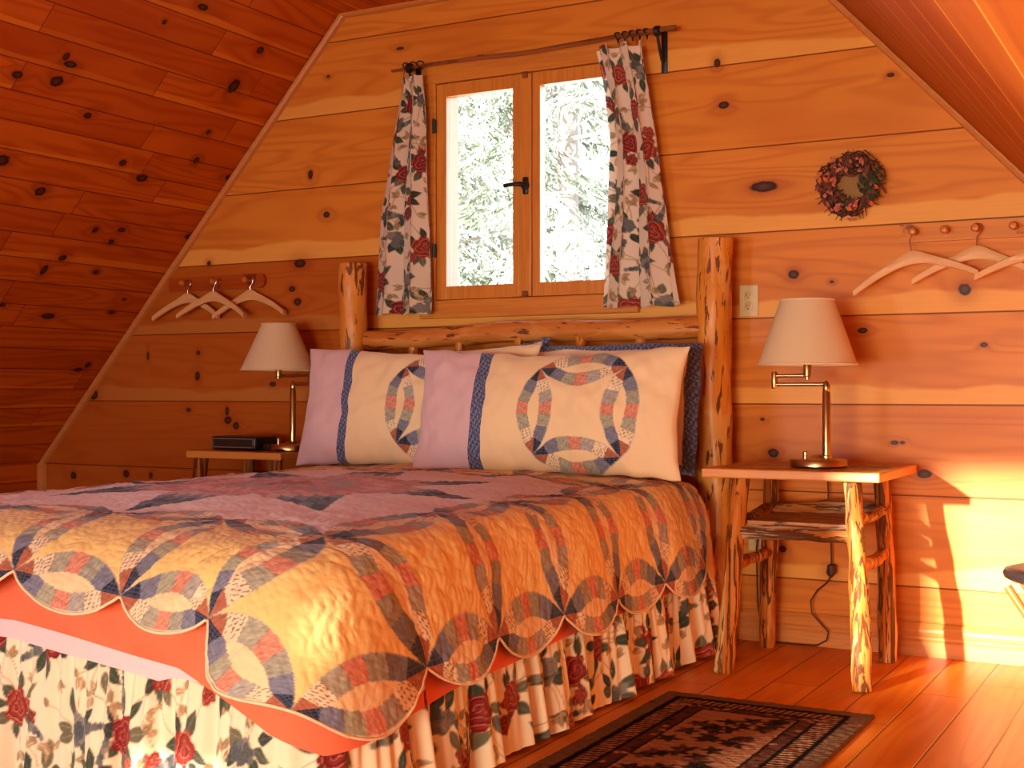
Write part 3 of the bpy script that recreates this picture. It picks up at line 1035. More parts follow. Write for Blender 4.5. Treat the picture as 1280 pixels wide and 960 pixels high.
def drop_cloth(name, x1, y1, r, ztop, zhem, flare, mat, colf, parent, nz=40, n=700, wav=.006, freq=2.2, seed=1):
    s_, pts, nor, (L1, arc, L2, tot) = bed_path(x1, y1, r, n=n)
    t = np.linspace(0, 1, nz)
    S, Tt = np.meshgrid(s_, t, indexing='ij')
    zh = zhem(s_, L1, arc, L2, tot)
    Z = ztop + (zh[:, None] - ztop) * Tt
    off = flare * Tt**1.5 + wav * Tt * fnoise(S * freq, Tt * .3, seed, ((1, 1),))
    P = np.zeros((n, nz, 3))
    P[..., 0] = pts[:, None, 0] + nor[:, None, 0] * off
    P[..., 1] = pts[:, None, 1] + nor[:, None, 1] * off
    P[..., 2] = Z
    return grid_mesh(name, P, mat, parent, colf(S, Z))


def coral_hem(s_, L1, arc, L2, tot):
    base = np.interp(s_, [0, L1 * .5, L1 * .85, L1 + arc * .5, L1 + arc + .12, L1 + arc + .25, L1 + arc + .75, tot], [.275, .255, .225, .175, .27, .325, .385, .36])
    return base


mattress = thing('mattress', 'mattress with pale lilac-white cover showing as a band above the floral skirt', 'mattress', (-2.43, -1.4, 0))
mb = MB(); mb.box((-3.185, -2.40, .33), (-1.675, -.24, .56), .06, 4)
M['lilac_plain'] = plain('lilac white cotton', tuple(lin(226, 208, 214)), .9, bumpy=.1, bscale=90)
M['lilac'] = cloth('lilac cotton')
mb.build('mattress_body', M['lilac_plain'], mattress, True)
mb = MB(); mb.box((-3.10, -2.38, .14), (-1.76, -.24, .33), .03, 3); mb.build('box_spring', M['lilac_plain'], mattress, True)
lil = lambda S, Z: np.tile(lin(226, 208, 214), S.shape + (1,))
drop_cloth('fitted_cover', -1.604, -2.508, .13, .50, lambda s_, *a: coral_hem(s_, *a) + np.interp(s_, [0, a[0] + a[1] + .10, a[0] + a[1] + .30], [.03, .03, -.047]), .022, M['lilac'], lil, mattress, seed=4)

coral = lambda S, Z: np.tile(lin(246, 118, 84), S.shape + (1,)) * (1 + .05 * fnoise(S * 8, Z * 8, 2))[..., None]
cb = drop_cloth('blanket', -1.587, -2.522, .118, .50, coral_hem, .030, M['cloth'], coral, None, seed=8)
tag(cb, 'coral orange blanket showing between the quilt scallops and the bed skirt', 'blanket')

# gathered floral skirt
skc = floral(Canvas(9.0, .42, .0028, lin(244, 230, 200)), 5, .27, .34, 1.45)
s_, pts, nor, (L1, arc, L2, tot) = bed_path(-1.600, -2.50, .10, head=-.28, n=1900)
nz = 110
S, Tt = np.meshgrid(s_, np.linspace(0, 1, nz), indexing='ij')
PHI = S * 2 * math.pi / .16 + 2.6 * np.sin(S * 4.1) + 1.6 * np.sin(S * 9.7) + .8 * np.sin(S * 23)
g1 = np.sin(PHI) + .25 * np.sin(2.3 * PHI + 1)
g2 = np.sin(S * 2 * math.pi / .041 + 1.7 * np.sin(S * 9.3))
ruf = (.022 * Tt**.9 * g1 + .006 * (1 - Tt * .6) * g2 + .008 * Tt * np.sin(S * 2 * math.pi / .38))
off = .012 + .032 * Tt + ruf
SK = np.zeros((len(s_), nz, 3))
tang = np.stack([-nor[:, 1], nor[:, 0]], -1)
side = .008 * Tt * np.cos(PHI)
SK[..., 0] = pts[:, None, 0] + nor[:, None, 0] * off + tang[:, None, 0] * side
SK[..., 1] = pts[:, None, 1] + nor[:, None, 1] * off + tang[:, None, 1] * side
zt = .335
SK[..., 2] = zt + (.012 + .006 * g1 - zt) * Tt
fu = S * 1.55 + .010 * g1
skirt = grid_mesh('bed_skirt', SK, M['cloth'], None, skc.sample(fu, (1 - Tt) * .36 + .03))
tag(skirt, 'gathered cream bed skirt printed with red roses and green leaves hanging to the floor', 'bed skirt')

# ------------------------------------------------------------------ log bed frame
bed = thing('log_bed', 'log bed frame with two peeled-log headboard posts standing against the back wall', 'bed', (-2.42, -.15, 0))


def log_pts(a, b_, n=26, wob=.006, seed=0):
    r = np.random.default_rng(seed); ph = r.uniform(0, 6.28, 4)
    a, b_ = Vector(a), Vector(b_)
    out = []
    for i in range(n):
        t = i / (n - 1)
        o = Vector((math.sin(t * 5 + ph[0]), math.sin(t * 4 + ph[1]), math.sin(t * 6 + ph[2]))) * wob * math.sin(math.pi * t)
        out.append(a.lerp(b_, t) + o)
    return out


def log(name, a, b_, r0, r1, mat, parent, seed=0, noise=.035, seg=20, n=26, wob=.006, taper=None):
    m = MB()
    rad = [r0 + (r1 - r0) * i / (n - 1) for i in range(n)]
    rad = [r * (1 + .03 * math.sin(i * 1.1 + seed)) for i, r in enumerate(rad)]
    p = log_pts(a, b_, n, wob, seed)
    d = (Vector(b_) - Vector(a)).normalized()
    p = [p[0] - d * .0] + p + [p[-1] + d * .004]
    rad = [rad[0] * (.9 if taper is None else taper)] + rad + [rad[-1] * .86]
    p[0] = p[1] - d * (.004 if taper is None else .02)
    m.tube(p, rad, seg, True, noise, seed)
    return m.build(name, mat, parent, True)


log('headboard_post', (-1.630, -.13, 0), (-1.622, -.13, 1.468), .070, .060, M['log_z'], bed, 3, n=40)
log('headboard_post', (-3.235, -.13, 0), (-3.232, -.13, 1.452), .066, .058, M['log_z'], bed, 5, n=40)
log('top_rail', (-3.15, -.135, 1.128), (-1.66, -.135, 1.150), .040, .043, M['log_x'], bed, 7, n=40, noise=.03, wob=.012, taper=.55)
log('lower_rail', (-3.19, -.135, .50), (-1.66, -.135, .50), .045, .045, M['log_x'], bed, 9, n=30)
for i, x in enumerate((-2.925, -2.70, -2.43, -2.165, -1.915)):
    log('spindle', (x, -.135, .52), (x, -.135, 1.125), .024, .021, M['log_z'], bed, 20 + i, seg=14, n=18, wob=.004)
log('side_rail', (-1.70, -.2, .27), (-1.70, -2.35, .27), .045, .045, M['log_x'], bed, 31)
log('side_rail', (-3.16, -.2, .27), (-3.16, -2.35, .27), .045, .045, M['log_x'], bed, 33)
for i, (x, y) in enumerate(((-1.76, -2.33), (-3.10, -2.33))):
    log('leg', (x, y, 0), (x, y, .26), .05, .05, M['log_z'], bed, 41 + i)

# ------------------------------------------------------------------ pillows
def pillow(name, label, cx, cy, z0, W, H, Tk, lean, yaw, bands, seed, group=None, nu=300, nv=190, tilt=0.0, sagc=.02, corner=.035):
    """bands: list of (part name, u0, u1, colour function(X, Z) in metres from panel centre)"""
    root = thing(name, label, 'pillow', (cx, cy, z0), group)
    u = np.linspace(-1, 1, nu); v = np.linspace(-1, 1, nv)
    U, V = np.meshgrid(u, v, indexing='ij')

    def surf(sign):
        prof = (np.clip(1 - np.abs(U)**2.4, 0, 1) * np.clip(1 - np.abs(V)**2.4, 0, 1))**.45
        # pinched sides: edges draw in between the corners
        x = U * W / 2 * (1 - corner * 1.5 * (1 - V**2)) 
        z = V * H / 2 * (1 - corner * 1.6 * (1 - U**2)) - sagc * np.clip(V, 0, 1) * np.exp(-((U - .1) / .5)**2)
        y = -sign * Tk / 2 * prof
        wr = fnoise(x, z, seed, ((4, .6), (9, .4), (16, .2)))
        y = y + -sign * .008 * wr * np.clip(prof * 2, 0, 1)
        x = x + .003 * fnoise(z * 2, U, seed + 1, ((3, 1),)) 
        z = z + .004 * fnoise(x * 2, V, seed + 2, ((3, 1),))
        return np.stack([x, y, z], -1)

    cl, sl = math.cos(lean), math.sin(lean)
    cy_, sy_ = math.cos(yaw), math.sin(yaw); ct, st = math.cos(tilt), math.sin(tilt)

    def xf(Q):
        x, y, z = Q[..., 0], Q[..., 1], Q[..., 2]
        x, z = x * ct - z * st, x * st + z * ct
        z = z + H / 2
        y, z = y * cl + z * sl, -y * sl + z * cl
        x, y = x * cy_ - y * sy_, x * sy_ + y * cy_
        return np.stack([x + cx, y + cy, z + z0], -1)

    F_, B_ = xf(surf(1)), xf(surf(-1))
    for nm, u0, u1, cf in bands:
        i0, i1 = int(round((u0 + 1) / 2 * (nu - 1))), int(round((u1 + 1) / 2 * (nu - 1)))
        sl_ = slice(i0, i1 + 1)
        Pf, Pb = F_[sl_], B_[sl_]
        Xp, Zp = U[sl_] * W / 2, V[sl_] * H / 2
        colf = cf(Xp, Zp)
        # front and back joined in one loop of v
        P = np.concatenate([Pf, Pb[:, ::-1]], 1)
        cc = np.concatenate([colf, colf[:, ::-1]], 1)
        grid_mesh(nm, P, M['cloth'], root, cc, flip=True)
    return root


def flat_c(c, sp=.0, seed=1):
    return lambda X, Z: np.tile(np.array(c), X.shape + (1,)) * (1 + sp * print_noise(X, Z, seed))[..., None]


def calico_blue(X, Z):
    c = np.tile(lin(84, 94, 134), X.shape + (1,))
    n = fnoise(X, Z, 77, ((80, 1),))
    c = np.where((n > .35)[..., None], lin(134, 140, 168), c)
    return np.where((n < -.6)[..., None], lin(48, 54, 84), c)


def ring_panel(xc, zc, P=.33):
    def f(X, Z):
        c = np.tile(lin(242, 214, 172), X.shape + (1,)).astype(float)
        Xr, Zr = X - xc + P / 2, Z - zc + P / 2
        return ring_edges(Xr, Zr, P, [(0, 0, 1, 0), (0, 1, 1, 1), (0, 0, 0, 1), (1, 0, 1, 1)], .047, c)
    return f


def framed(X, Z, W=1.0, H=.5):
    c = np.tile(lin(238, 218, 190), X.shape + (1,)).astype(float)
    m = (np.abs(X) > W / 2 - .045) | (np.abs(Z) > H / 2 - .045)
    return np.where(m[..., None], calico_blue(X, Z), c)


LIL = lin(220, 186, 194)
# blue framed shams standing behind
pillow('sham_pillow', 'blue-edged sham pillow standing behind the front pillow at the right bedpost', -2.03, -.36, .625, .83, .465, .13, .16, .0,
       [('pillowcase', -1, 1, lambda X, Z: framed(X, Z, .83, .50))], 61, corner=.0, sagc=0.0, nu=200, nv=140)
pillow('sham_pillow', 'blue-edged sham pillow tilted at the middle of the headboard with one corner peeking up', -2.63, -.33, .625, .86, .435, .12, .16, .0,
       [('pillowcase', -1, 1, lambda X, Z: framed(X, Z, .90, .49))], 67, corner=.01, sagc=0.0, nu=200, nv=140, tilt=.15)
W1 = 1.05
pillow('bed_pillow', 'rear long bed pillow with lilac end and blue band, at the left of the bed', -2.72, -.50, .622, W1, .475, .17, .20, .0,
       [('lilac_end', -1, -.58, flat_c(LIL, .01)), ('trim_band', -.58, -.495, calico_blue), ('ring_panel', -.495, 1, ring_panel(.155, .0))], 71)
pillow('bed_pillow', 'front long bed pillow with lilac end and full ring block near the right bedpost', -2.085, -.64, .622, W1, .452, .18, .20, .0,
       [('lilac_end', -1, -.50, flat_c(LIL, .01)), ('trim_band', -.50, -.40, calico_blue), ('ring_panel', -.40, 1, ring_panel(.172, -.005))], 73)

# ------------------------------------------------------------------ bedside tables
top_pat = NT('bark inlay top')
co = top_pat.n('ShaderNodeTexCoord').outputs['Object']
n1 = top_pat.noise(top_pat.vmath('MULTIPLY', co, (10, 26, 10)), 1, 4, .6, .8)
n2 = top_pat.noise(co, 9, 3)
cc = top_pat.mix(top_pat.step(n1, .52, .58), (.50, .22, .075), (.06, .022, .012))
cc = top_pat.mix(top_pat.math('MULTIPLY', top_pat.step(n2, .5, .62), .7), cc, (.62, .36, .17))
top_pat.set(top_pat.b.inputs['Base Color'], cc); top_pat.b.inputs['Roughness'].default_value = .4
top_pat.bump(n1, .3, .003)
M['inlay'] = top_pat.m


def bedside(label, x0, x1, y0, y1, feet, tops, ztop=.663, seed=0):
    t = thing('bedside_table', label, 'table', ((x0 + x1) / 2, (y0 + y1) / 2, 0))
    m = MB()
    w = .035
    m.box((x0, y0, ztop - .030), (x1, y0 + w, ztop), .004).box((x0, y1 - w, ztop - .030), (x1, y1, ztop), .004)
    m.box((x0, y0 + w, ztop - .030), (x0 + w, y1 - w, ztop), .004).box((x1 - w, y0 + w, ztop - .030), (x1, y1 - w, ztop), .004)
    m.build('table_edge', M['table_edge'], t)
    m = MB(); m.box((x0 + w * .9, y0 + w * .9, ztop - .026), (x1 - w * .9, y1 - w * .9, ztop - .002)); m.build('tabletop', M['inlay'], t)
    L = []
    for i, ((fx, fy), (tx, ty)) in enumerate(zip(feet, tops)):
        log('leg', (fx, fy, 0.004), (tx, ty, ztop - .030), .030, .028, M['bark_z'], t, seed + i * 3 + 1, noise=.07, seg=16, n=22, wob=.005)
        L.append((Vector((fx, fy, 0)), Vector((tx, ty, ztop - .030))))
    at = lambda i, z: L[i][0].lerp(L[i][1], z / (ztop - .03))
    # order of legs: front left, front right, back left, back right
    log('rung', at(0, .455), at(1, .462), .020, .024, M['bark_x'], t, seed + 50, noise=.08, seg=14, wob=.004)
    log('rung', at(2, .50), at(3, .515), .022, .024, M['bark_x'], t, seed + 51, noise=.08, seg=14, wob=.004)
    log('rung', at(0, .345), at(2, .345), .019, .020, M['bark_z'], t, seed + 52, noise=.05, seg=12)
    log('rung', at(1, .365), at(3, .365), .020, .021, M['bark_z'], t, seed + 53, noise=.05, seg=12)
    log('rung', at(1, .505), at(3, .515), .017, .018, M['bark_x'], t, seed + 54, noise=.05, seg=12)
    log('rung', at(0, .49), at(2, .50), .017, .018, M['bark_x'], t, seed + 55, noise=.05, seg=12)
    m = MB()
    a, b_ = at(0, .48), at(3, .48)
    m.box((a.x + .02, a.y + .03, .478), (b_.x - .02, b_.y - .03, .492), .002); m.build('shelf', M['inlay'], t)
    return t


bedside('rustic log-legged bedside table with bark-inlaid top at the right of the bed', -1.50, -.925, -.61, -.06,
        [(-1.431, -.594), (-.963, -.66), (-1.437, -.11), (-.999, -.17)], [(-1.385, -.545), (-1.025, -.545), (-1.413, -.14), (-1.020, -.15)], seed=100)
bedside('dim log-legged bedside table with bark-inlaid top at the left of the bed', -3.86, -3.355, -.46, -.05,
        [(-3.84, -.46), (-3.39, -.47), (-3.85, -.10), (-3.40, -.12)], [(-3.81, -.42), (-3.41, -.42), (-3.82, -.10), (-3.42, -.12)], seed=200)

# ------------------------------------------------------------------ lamps
sh = NT('linen lampshade')
sh_n = sh.noise(sh.vmath('MULTIPLY', sh.n('ShaderNodeTexCoord').outputs['Object'], (300, 300, 300)), 1, 2)
sh_c = sh.mix(sh_n, (.84, .66, .42), (.88, .71, .47))
sh.set(sh.b.inputs['Base Color'], sh_c); sh.b.inputs['Roughness'].default_value = .85
tl = sh.n('ShaderNodeBsdfTranslucent'); sh.set(tl.inputs[0], sh_c)
mx = sh.n('ShaderNodeMixShader'); mx.inputs[0].default_value = .25
sh.t.links.new(sh.b.outputs[0], mx.inputs[1]); sh.t.links.new(tl.outputs[0], mx.inputs[2]); sh.t.links.new(mx.outputs[0], sh.t.nodes['Material Output'].inputs[0])
M['shade'] = sh.m
M['shade_trim'] = plain('shade trim', (.80, .60, .38), .8)
M['bulb'] = plain('frosted bulb', (.8, .78, .74), .3)


def lamp(label, bx, by, zt, px, jx, sx_, zp, zu, zs0, zs1, rb, rt, tilt=0):
    t = thing('table_lamp', label, 'lamp', (bx, by, zt))
    m = MB(); m.lathe((bx, by, zt), [(.088, .001), (.094, .004), (.094, .020), (.090, .026), (.030, .030), (.022, .036), (.014, .040), (.0, .040)], 40); m.build('lamp_base', M['brass'], t, True)
    m = MB(); m.lathe((bx - .03, by - .05, zt + .026), [(.006, 0), (.006, .012), (.009, .014), (.009, .024), (.004, .028), (0, .028)], 14); m.build('switch_knob', M['brass'], t, True)
    m = MB(); m.lathe((px, by, zt + .022), [(.018, 0), (.018, .014), (.0135, .018), (.0135, zp - zt - .05), (.010, zp - zt - .045), (.010, zp - zt - .022)], 20); m.build('pole', M['brass'], t, True)
    m = MB(); m.lathe((px, by, zp - .012), [(.010, -.012), (.012, -.008), (.012, .012), (.007, .018), (.004, .024), (0, .024)], 16)
    m.tube([(px, by, zp), (jx, by, zp)], .0065, 12); m.build('lower_arm', M['brass'], t, True)
    m = MB(); m.lathe((jx, by, (zp + zu) / 2), [(.0, -.030), (.008, -.029), (.010, -.022), (.010, .022), (.008, .029), (.0, .030)], 16); m.build('joint', M['brass'], t, True)
    m = MB(); m.tube([(jx, by, zu), (sx_, by, zu)], .0065, 12); m.build('upper_arm', M['brass'], t, True)
    m = MB(); m.lathe((sx_, by, zu), [(.0, -.014), (.009, -.013), (.009, -.004), (.0135, 0), (.0135, .085), (.010, .09), (.0, .09)], 18); m.build('socket', M['brass'], t, True)
    m = MB(); m.lathe((sx_, by, zu + .09), [(.012, -.005), (.013, .015), (.028, .045), (.032, .070), (.024, .096), (.0, .108)], 20); m.build('bulb', M['bulb'], t, True)
    m = MB(); tk = .0015
    m.lathe((sx_, by, 0), [(rb, zs0), (rt, zs1), (rt - tk, zs1), (rb - tk, zs0), (rb, zs0)], 56)
    for f in [f for f in m.bm.faces if len(f.verts) > 4]: m.bm.faces.remove(f)
    s_ = m.build('lamp_shade', M['shade'], t, True)
    for rr_, z_ in ((rb, zs0), (rt, zs1)):
        m = MB()
        m.tube([(sx_ + rr_ * math.cos(k * math.pi / 24), by + rr_ * math.sin(k * math.pi / 24), z_) for k in range(49)], .0032, 8, False)
        m.build('shade_trim', M['shade_trim'], s_, True)
    m = MB()
    for k in range(3):
        a = k * 2.094
        m.tube([(sx_, by, zs1 - .012), (sx_ + rt * math.cos(a), by + rt * math.sin(a), zs1 - .004)], .0015, 6)
    m.build('shade_spider', M['brass'], s_, True)
    return t


ZT = .6625
lamp('brass swing-arm lamp with cream shade on the right bedside table', -1.185, -.35, ZT, -1.158, -1.335, -1.222, .937, .966, 1.003, 1.218, .163, .089)
lamp('brass swing-arm lamp with dim cream shade on the left bedside table', -3.475, -.235, ZT, -3.468, -3.375, -3.545, .945, .980, 1.005, 1.200, .160, .072)

# lamp cord behind the right table
m = MB()
m.tube([(-1.24, -.035, .66), (-1.235, -.035, .50), (-1.228, -.032, .38), (-1.226, -.032, .295)], .003, 8)
cp = [(-1.226, -.032, .265), (-1.24, -.034, .235), (-1.275, -.036, .205), (-1.30, -.038, .165), (-1.295, -.040, .12), (-1.26, -.042, .085), (-1.235, -.044, .06), (-1.24, -.048, .03), (-1.275, -.05, .008), (-1.35, -.048, .006), (-1.45, -.045, .006), (-1.475, -.045, .03), (-1.495, -.040, .14), (-1.503, -.028, .34), (-1.503, -.014, .372)]
m.tube(cp, .003, 8)
cordt = thing('lamp_cord', 'thin brown lamp cord with inline switch hanging behind the right bedside table', 'cord', (-1.12, -.04, 0))
m.build('cord', M['cord'], cordt, True)
m = MB(); m.lathe((-1.226, -.034, .280), [(0, -.022), (.014, -.016), (.017, 0), (.014, .016), (0, .022)], 14); m.build('inline_switch', M['cord'], cordt, True)

# ------------------------------------------------------------------ clock radio and small adaptor on the left table
rad = thing('clock_radio', 'flat black clock radio with silver-rimmed front on the left bedside table', 'clock radio', (-3.72, -.24, ZT))
m = MB(); m.box((-3.845, -.32, ZT + .001), (-3.600, -.17, ZT + .058), .010, 3); m.build('radio_body', M['black_plastic'], rad, True)
m = MB(); fx0, fx1, fz0, fz1, fy = -3.835, -3.610, ZT + .010, ZT + .050, -.3235
m.box((fx0, fy, fz0), (fx1, fy + .004, fz0 + .0035)).box((fx0, fy, fz1 - .0035), (fx1, fy + .004, fz1)).box((fx0, fy, fz0), (fx0 + .0035, fy + .004, fz1)).box((fx1 - .0035, fy, fz0), (fx1, fy + .004, fz1))
m.build('front_rim', M['silver'], rad)
M['radio_face'] = plain('smoked face', (.03, .024, .018), .12)
m = MB(); m.box((fx0 + .0035, fy + .002, fz0 + .0035), (fx1 - .0035, fy + .005, fz1 - .0035)); m.build('display', M['radio_face'], rad)
pl = MB(); pl.box((-3.585, -.30, ZT + .001), (-3.535, -.25, ZT + .028), .009, 3); pl.tube([(-3.545, -.275, ZT + .012), (-3.52, -.27, ZT + .009), (-3.50, -.29, ZT + .006), (-3.47, -.345, ZT + .005), (-3.43, -.35, ZT + .005)], .003, 8)
tag(pl.build('adaptor', M['black_plastic'], None, True), 'small black plug adaptor lying between clock radio and left lamp', 'adaptor')

# ------------------------------------------------------------------ peg rails and hangers


def hanger_pts(w, n=30):
    out = []
    for i in range(n):
        u = -1 + 2 * i / (n - 1)
        z = -.082 * abs(u)**1.7 + .010 * math.exp(-(u / .25)**2)
        out.append((u * w / 2, z, u))
    return out


def hanger(label, group, hx, hy, ztip, w, roll, lean=.0, ztop=None, yaw=0.0):
    """ztop: height where the hook rests on the peg"""
    t = thing('clothes_hanger', label, 'hanger', (0, 0, 0), group)
    m = MB(); rings = []
    for x, z, u in hanger_pts(w):
        hh = .0165 - .005 * abs(u) + .007 * math.exp(-(u / .22)**2)
        yy = -.016 * abs(u)**2
        th = .0065 + .003 * abs(u)
        ring = [m.bm.verts.new((x, yy + s1 * th, z + s2 * hh)) for s1, s2 in ((-1, -.8), (-.7, -1), (.7, -1), (1, -.8), (1, .8), (.7, 1), (-.7, 1), (-1, .8))]
        rings.append(ring)
    for i in range(len(rings) - 1):
        for k in range(8):
            m.bm.faces.new((rings[i][k], rings[i][(k + 1) % 8], rings[i + 1][(k + 1) % 8], rings[i + 1][k]))
    m.bm.faces.new(rings[0]); m.bm.faces.new(list(reversed(rings[-1])))
    m.build('hanger_body', M['hanger'], t, True)
    k = MB()
    H = ztop
    pts = [(0, 0, .010), (0, 0, H - .045), (.010, 0, H - .032), (.018, 0, H - .016), (.013, 0, H - .003), (0, 0, H), (-.013, 0, H - .004), (-.018, 0, H - .018)]
    k.tube(pts, .0022, 8); k.build('hook', M['steel'], t, True)
    t.location = (hx, hy, ztip)
    t.rotation_euler = (0, roll, yaw)
    return t


def rail(label, x0, x1, z, pegs, y=-.0005, mat='railmat'):
    t = thing('peg_rail', label, 'peg rail', ((x0 + x1) / 2, 0, z))
    m = MB()
    h = .032
    poly = [(x0, z - h), (x1 - h, z - h)]
    for k in range(1, 12):
        a = -math.pi / 2 + k * math.pi / 12
        poly.append((x1 - h + h * math.cos(a), z + h * math.sin(a)))
    poly += [(x1 - h, z + h), (x0, z + h)]
    m.prism(poly, y - .017, y); m.build('rail_board', M[mat], t)
    for px_ in pegs:
        m = MB(); m.lathe((px_, y - .016, z), [(.010, 0), (.008, -.02), (.0085, -.045), (.013, -.052), (.014, -.060), (.010, -.068), (0, -.070)], 16, 'y')
        m.build('peg', M['pegmat'], t, True)
    return t


M['railmat'] = wood('knotty rail pine', (.70, .25, .025), (.48, .12, .01), 'x', streak=.45, coat=0.0, spots=.7, spotcol=(.25, .05, .015), thr=.60, sx=12, sl=7)
M['raildark'] = wood('reddish rail pine', (.42, .075, .008), (.28, .035, .004), 'x', streak=.5, coat=0.0, spots=.6, spotcol=(.10, .02, .006), thr=.60, sx=12, sl=7)
M['pegmat'] = wood('peg wood', (.60, .20, .03), (.45, .12, .015), 'y', streak=.3)
rail('short pine peg rail with three pegs on the dim left end of the back wall', -4.375, -3.80, 1.415, (-4.24, -4.055, -3.865), mat='raildark')
rail('long pine peg rail below the wreath running out of frame', -.99, -.18, 1.462, (-.935, -.83, -.73, -.61, -.50, -.39, -.28))
HG = 'wooden hangers on the left peg rail'
hanger('leftmost pale wooden hanger on the left peg rail, by the sloping trim', HG, -4.24, -.036, 1.338, .40, .0, ztop=.093, yaw=.0)
hanger('middle pale wooden hanger of three on the left peg rail', HG, -4.055, -.070, 1.338, .40, .02, ztop=.093, yaw=.0)
hanger('right-hand pale wooden hanger on the left peg rail, above the lamp', HG, -3.865, -.038, 1.340, .41, -.02, ztop=.092, yaw=.0)
HR = 'wooden hangers on the right peg rail'
hanger('pale wooden hanger nearest the wreath on the right peg rail', HR, -.935, -.072, 1.362, .42, -.13, ztop=.118, yaw=.0)
hanger('second pale wooden hanger from the wreath on the right peg rail', HR, -.73, -.038, 1.372, .42, .0, ztop=.108, yaw=.0)
hanger('third pale wooden hanger from the wreath, cut by the frame edge', HR, -.515, -.072, 1.362, .42, .06, ztop=.118, yaw=.0)

# ------------------------------------------------------------------ wreath
wr = thing('wreath', 'small dried twig wreath with pink petals on the back wall', 'wreath', (-1.158, -.02, 1.641))
m = MB()
for k in range(70):
    a0 = random.uniform(0, 6.28); span = random.uniform(.8, 2.0); r = .080 + random.gauss(0, .015); y = -.03 + random.gauss(0, .011)
    ps = [(-1.158 + (r + .010 * math.sin(j * 1.7 + k)) * math.cos(a0 + span * j / 9), y + .006 * math.sin(j + k), 1.641 + (r * 1.05 + .010 * math.sin(j * 1.3 + k)) * math.sin(a0 + span * j / 9)) for j in range(10)]
    m.tube(ps, [.0035] * 5 + [.0025] * 5, 5)
for k in range(34):
    a0 = random.uniform(0, 6.28); r = .10; a1 = a0 + random.uniform(-.5, .5)
    p0 = Vector((-1.158 + r * math.cos(a0), -.03, 1.641 + r * math.sin(a0)))
    m.tube([p0, p0 + Vector((math.cos(a1) * .03, -.008, math.sin(a1) * .03))], [.0022, .001], 5)
M['wtwig'] = plain('dry vine', (.085, .028, .016), .8, vary=.5)
m.build('vine_ring', M['wtwig'], wr)
m = MB(); m.lathe((-1.158, -.004, 1.641), [(.070, 0), (.066, -.008), (.03, -.012), (0, -.010)], 30, 'y'); M['moss'] = plain('tan moss backing', (.34, .17, .06), .95, bumpy=.8, bscale=220, vary=.4); m.build('moss_backing', M['moss'], wr, True)


def petals(name, mat, angs, size, n):
    m = MB()
    for k in range(n):
        a = random.choice(angs) + random.gauss(0, .18); r = .078 + random.gauss(0, .017)
        c = Vector((-1.158 + r * math.cos(a), -.052 + random.gauss(0, .006), 1.641 + r * math.sin(a)))
        ax = Vector((random.gauss(0, 1), random.gauss(0, .5), random.gauss(0, 1))).normalized()
        up = ax.cross(Vector((0, 1, .2))).normalized()
        L, Wd = size * random.uniform(.7, 1.2), size * random.uniform(.35, .55)
        q = [c - ax * L / 2, c + up * Wd / 2 + Vector((0, -.004, 0)), c + ax * L / 2, c - up * Wd / 2 + Vector((0, -.004, 0)), c + Vector((0, -.009, 0)), c + Vector((0, .004, 0))]
        vs = [m.bm.verts.new(p) for p in q]
        for i in range(4):
            m.bm.faces.new((vs[i], vs[(i + 1) % 4], vs[4])); m.bm.faces.new((vs[(i + 1) % 4], vs[i], vs[5]))
    o = m.build(name, mat, wr); o['kind'] = 'stuff'
    return o


petals('pink_petals', plain('dusty pink petals', (.55, .16, .12), .8, vary=.4), [2.0, 2.6, 3.0, 3.6, 4.2, 1.2, 5.0], .030, 42)
petals('orange_petals', plain('orange petals', (.70, .16, .05), .8, vary=.3), [2.75, 3.05, 5.05, 5.75], .034, 16)
petals('green_leaves', plain('dark green leaves', (.03, .055, .03), .7, vary=.4), [0.1, -.3, .3, 4.6], .030, 40)
petals('brown_leaves', plain('brown dry leaves', (.16, .05, .03), .8, vary=.4), [0, .8, 1.6, 2.4, 3.2, 4.0, 4.8, 5.6], .032, 70)

# ------------------------------------------------------------------ switch plates
def plate(label, x, z, duplex):
    t = thing('outlet_plate', label, 'outlet', (x, 0, z))
    m = MB(); m.box((x - .036, -.007, z - .058), (x + .036, -.0005, z + .058), .0025); m.build('cover_plate', M['ivory'], t)
    for dz in (-.02, .02):
        m = MB(); m.lathe((x, -.006, z + dz), [(.0165, 0), (.0165, -.003), (.015, -.004), (0, -.004)], 20, 'y')
        s_ = m.build('receptacle', M['ivory'], t, True)
        k = MB(); k.box((x - .007, -.0112, z + dz - .004), (x - .0052, -.0098, z + dz + .006)).box((x + .0052, -.0112, z + dz - .004), (x + .007, -.0098, z + dz + .006)).box((x - .002, -.0112, z + dz - .011), (x + .002, -.0098, z + dz - .007))
        k.build('slot', M['black_plastic'], s_)
    return t


plate('ivory outlet plate on the wall beside the right bedpost, above the lamp', -1.539, 1.248, True)
plate('ivory outlet plate low on the wall behind the right bedside table', -1.505, .385, True)

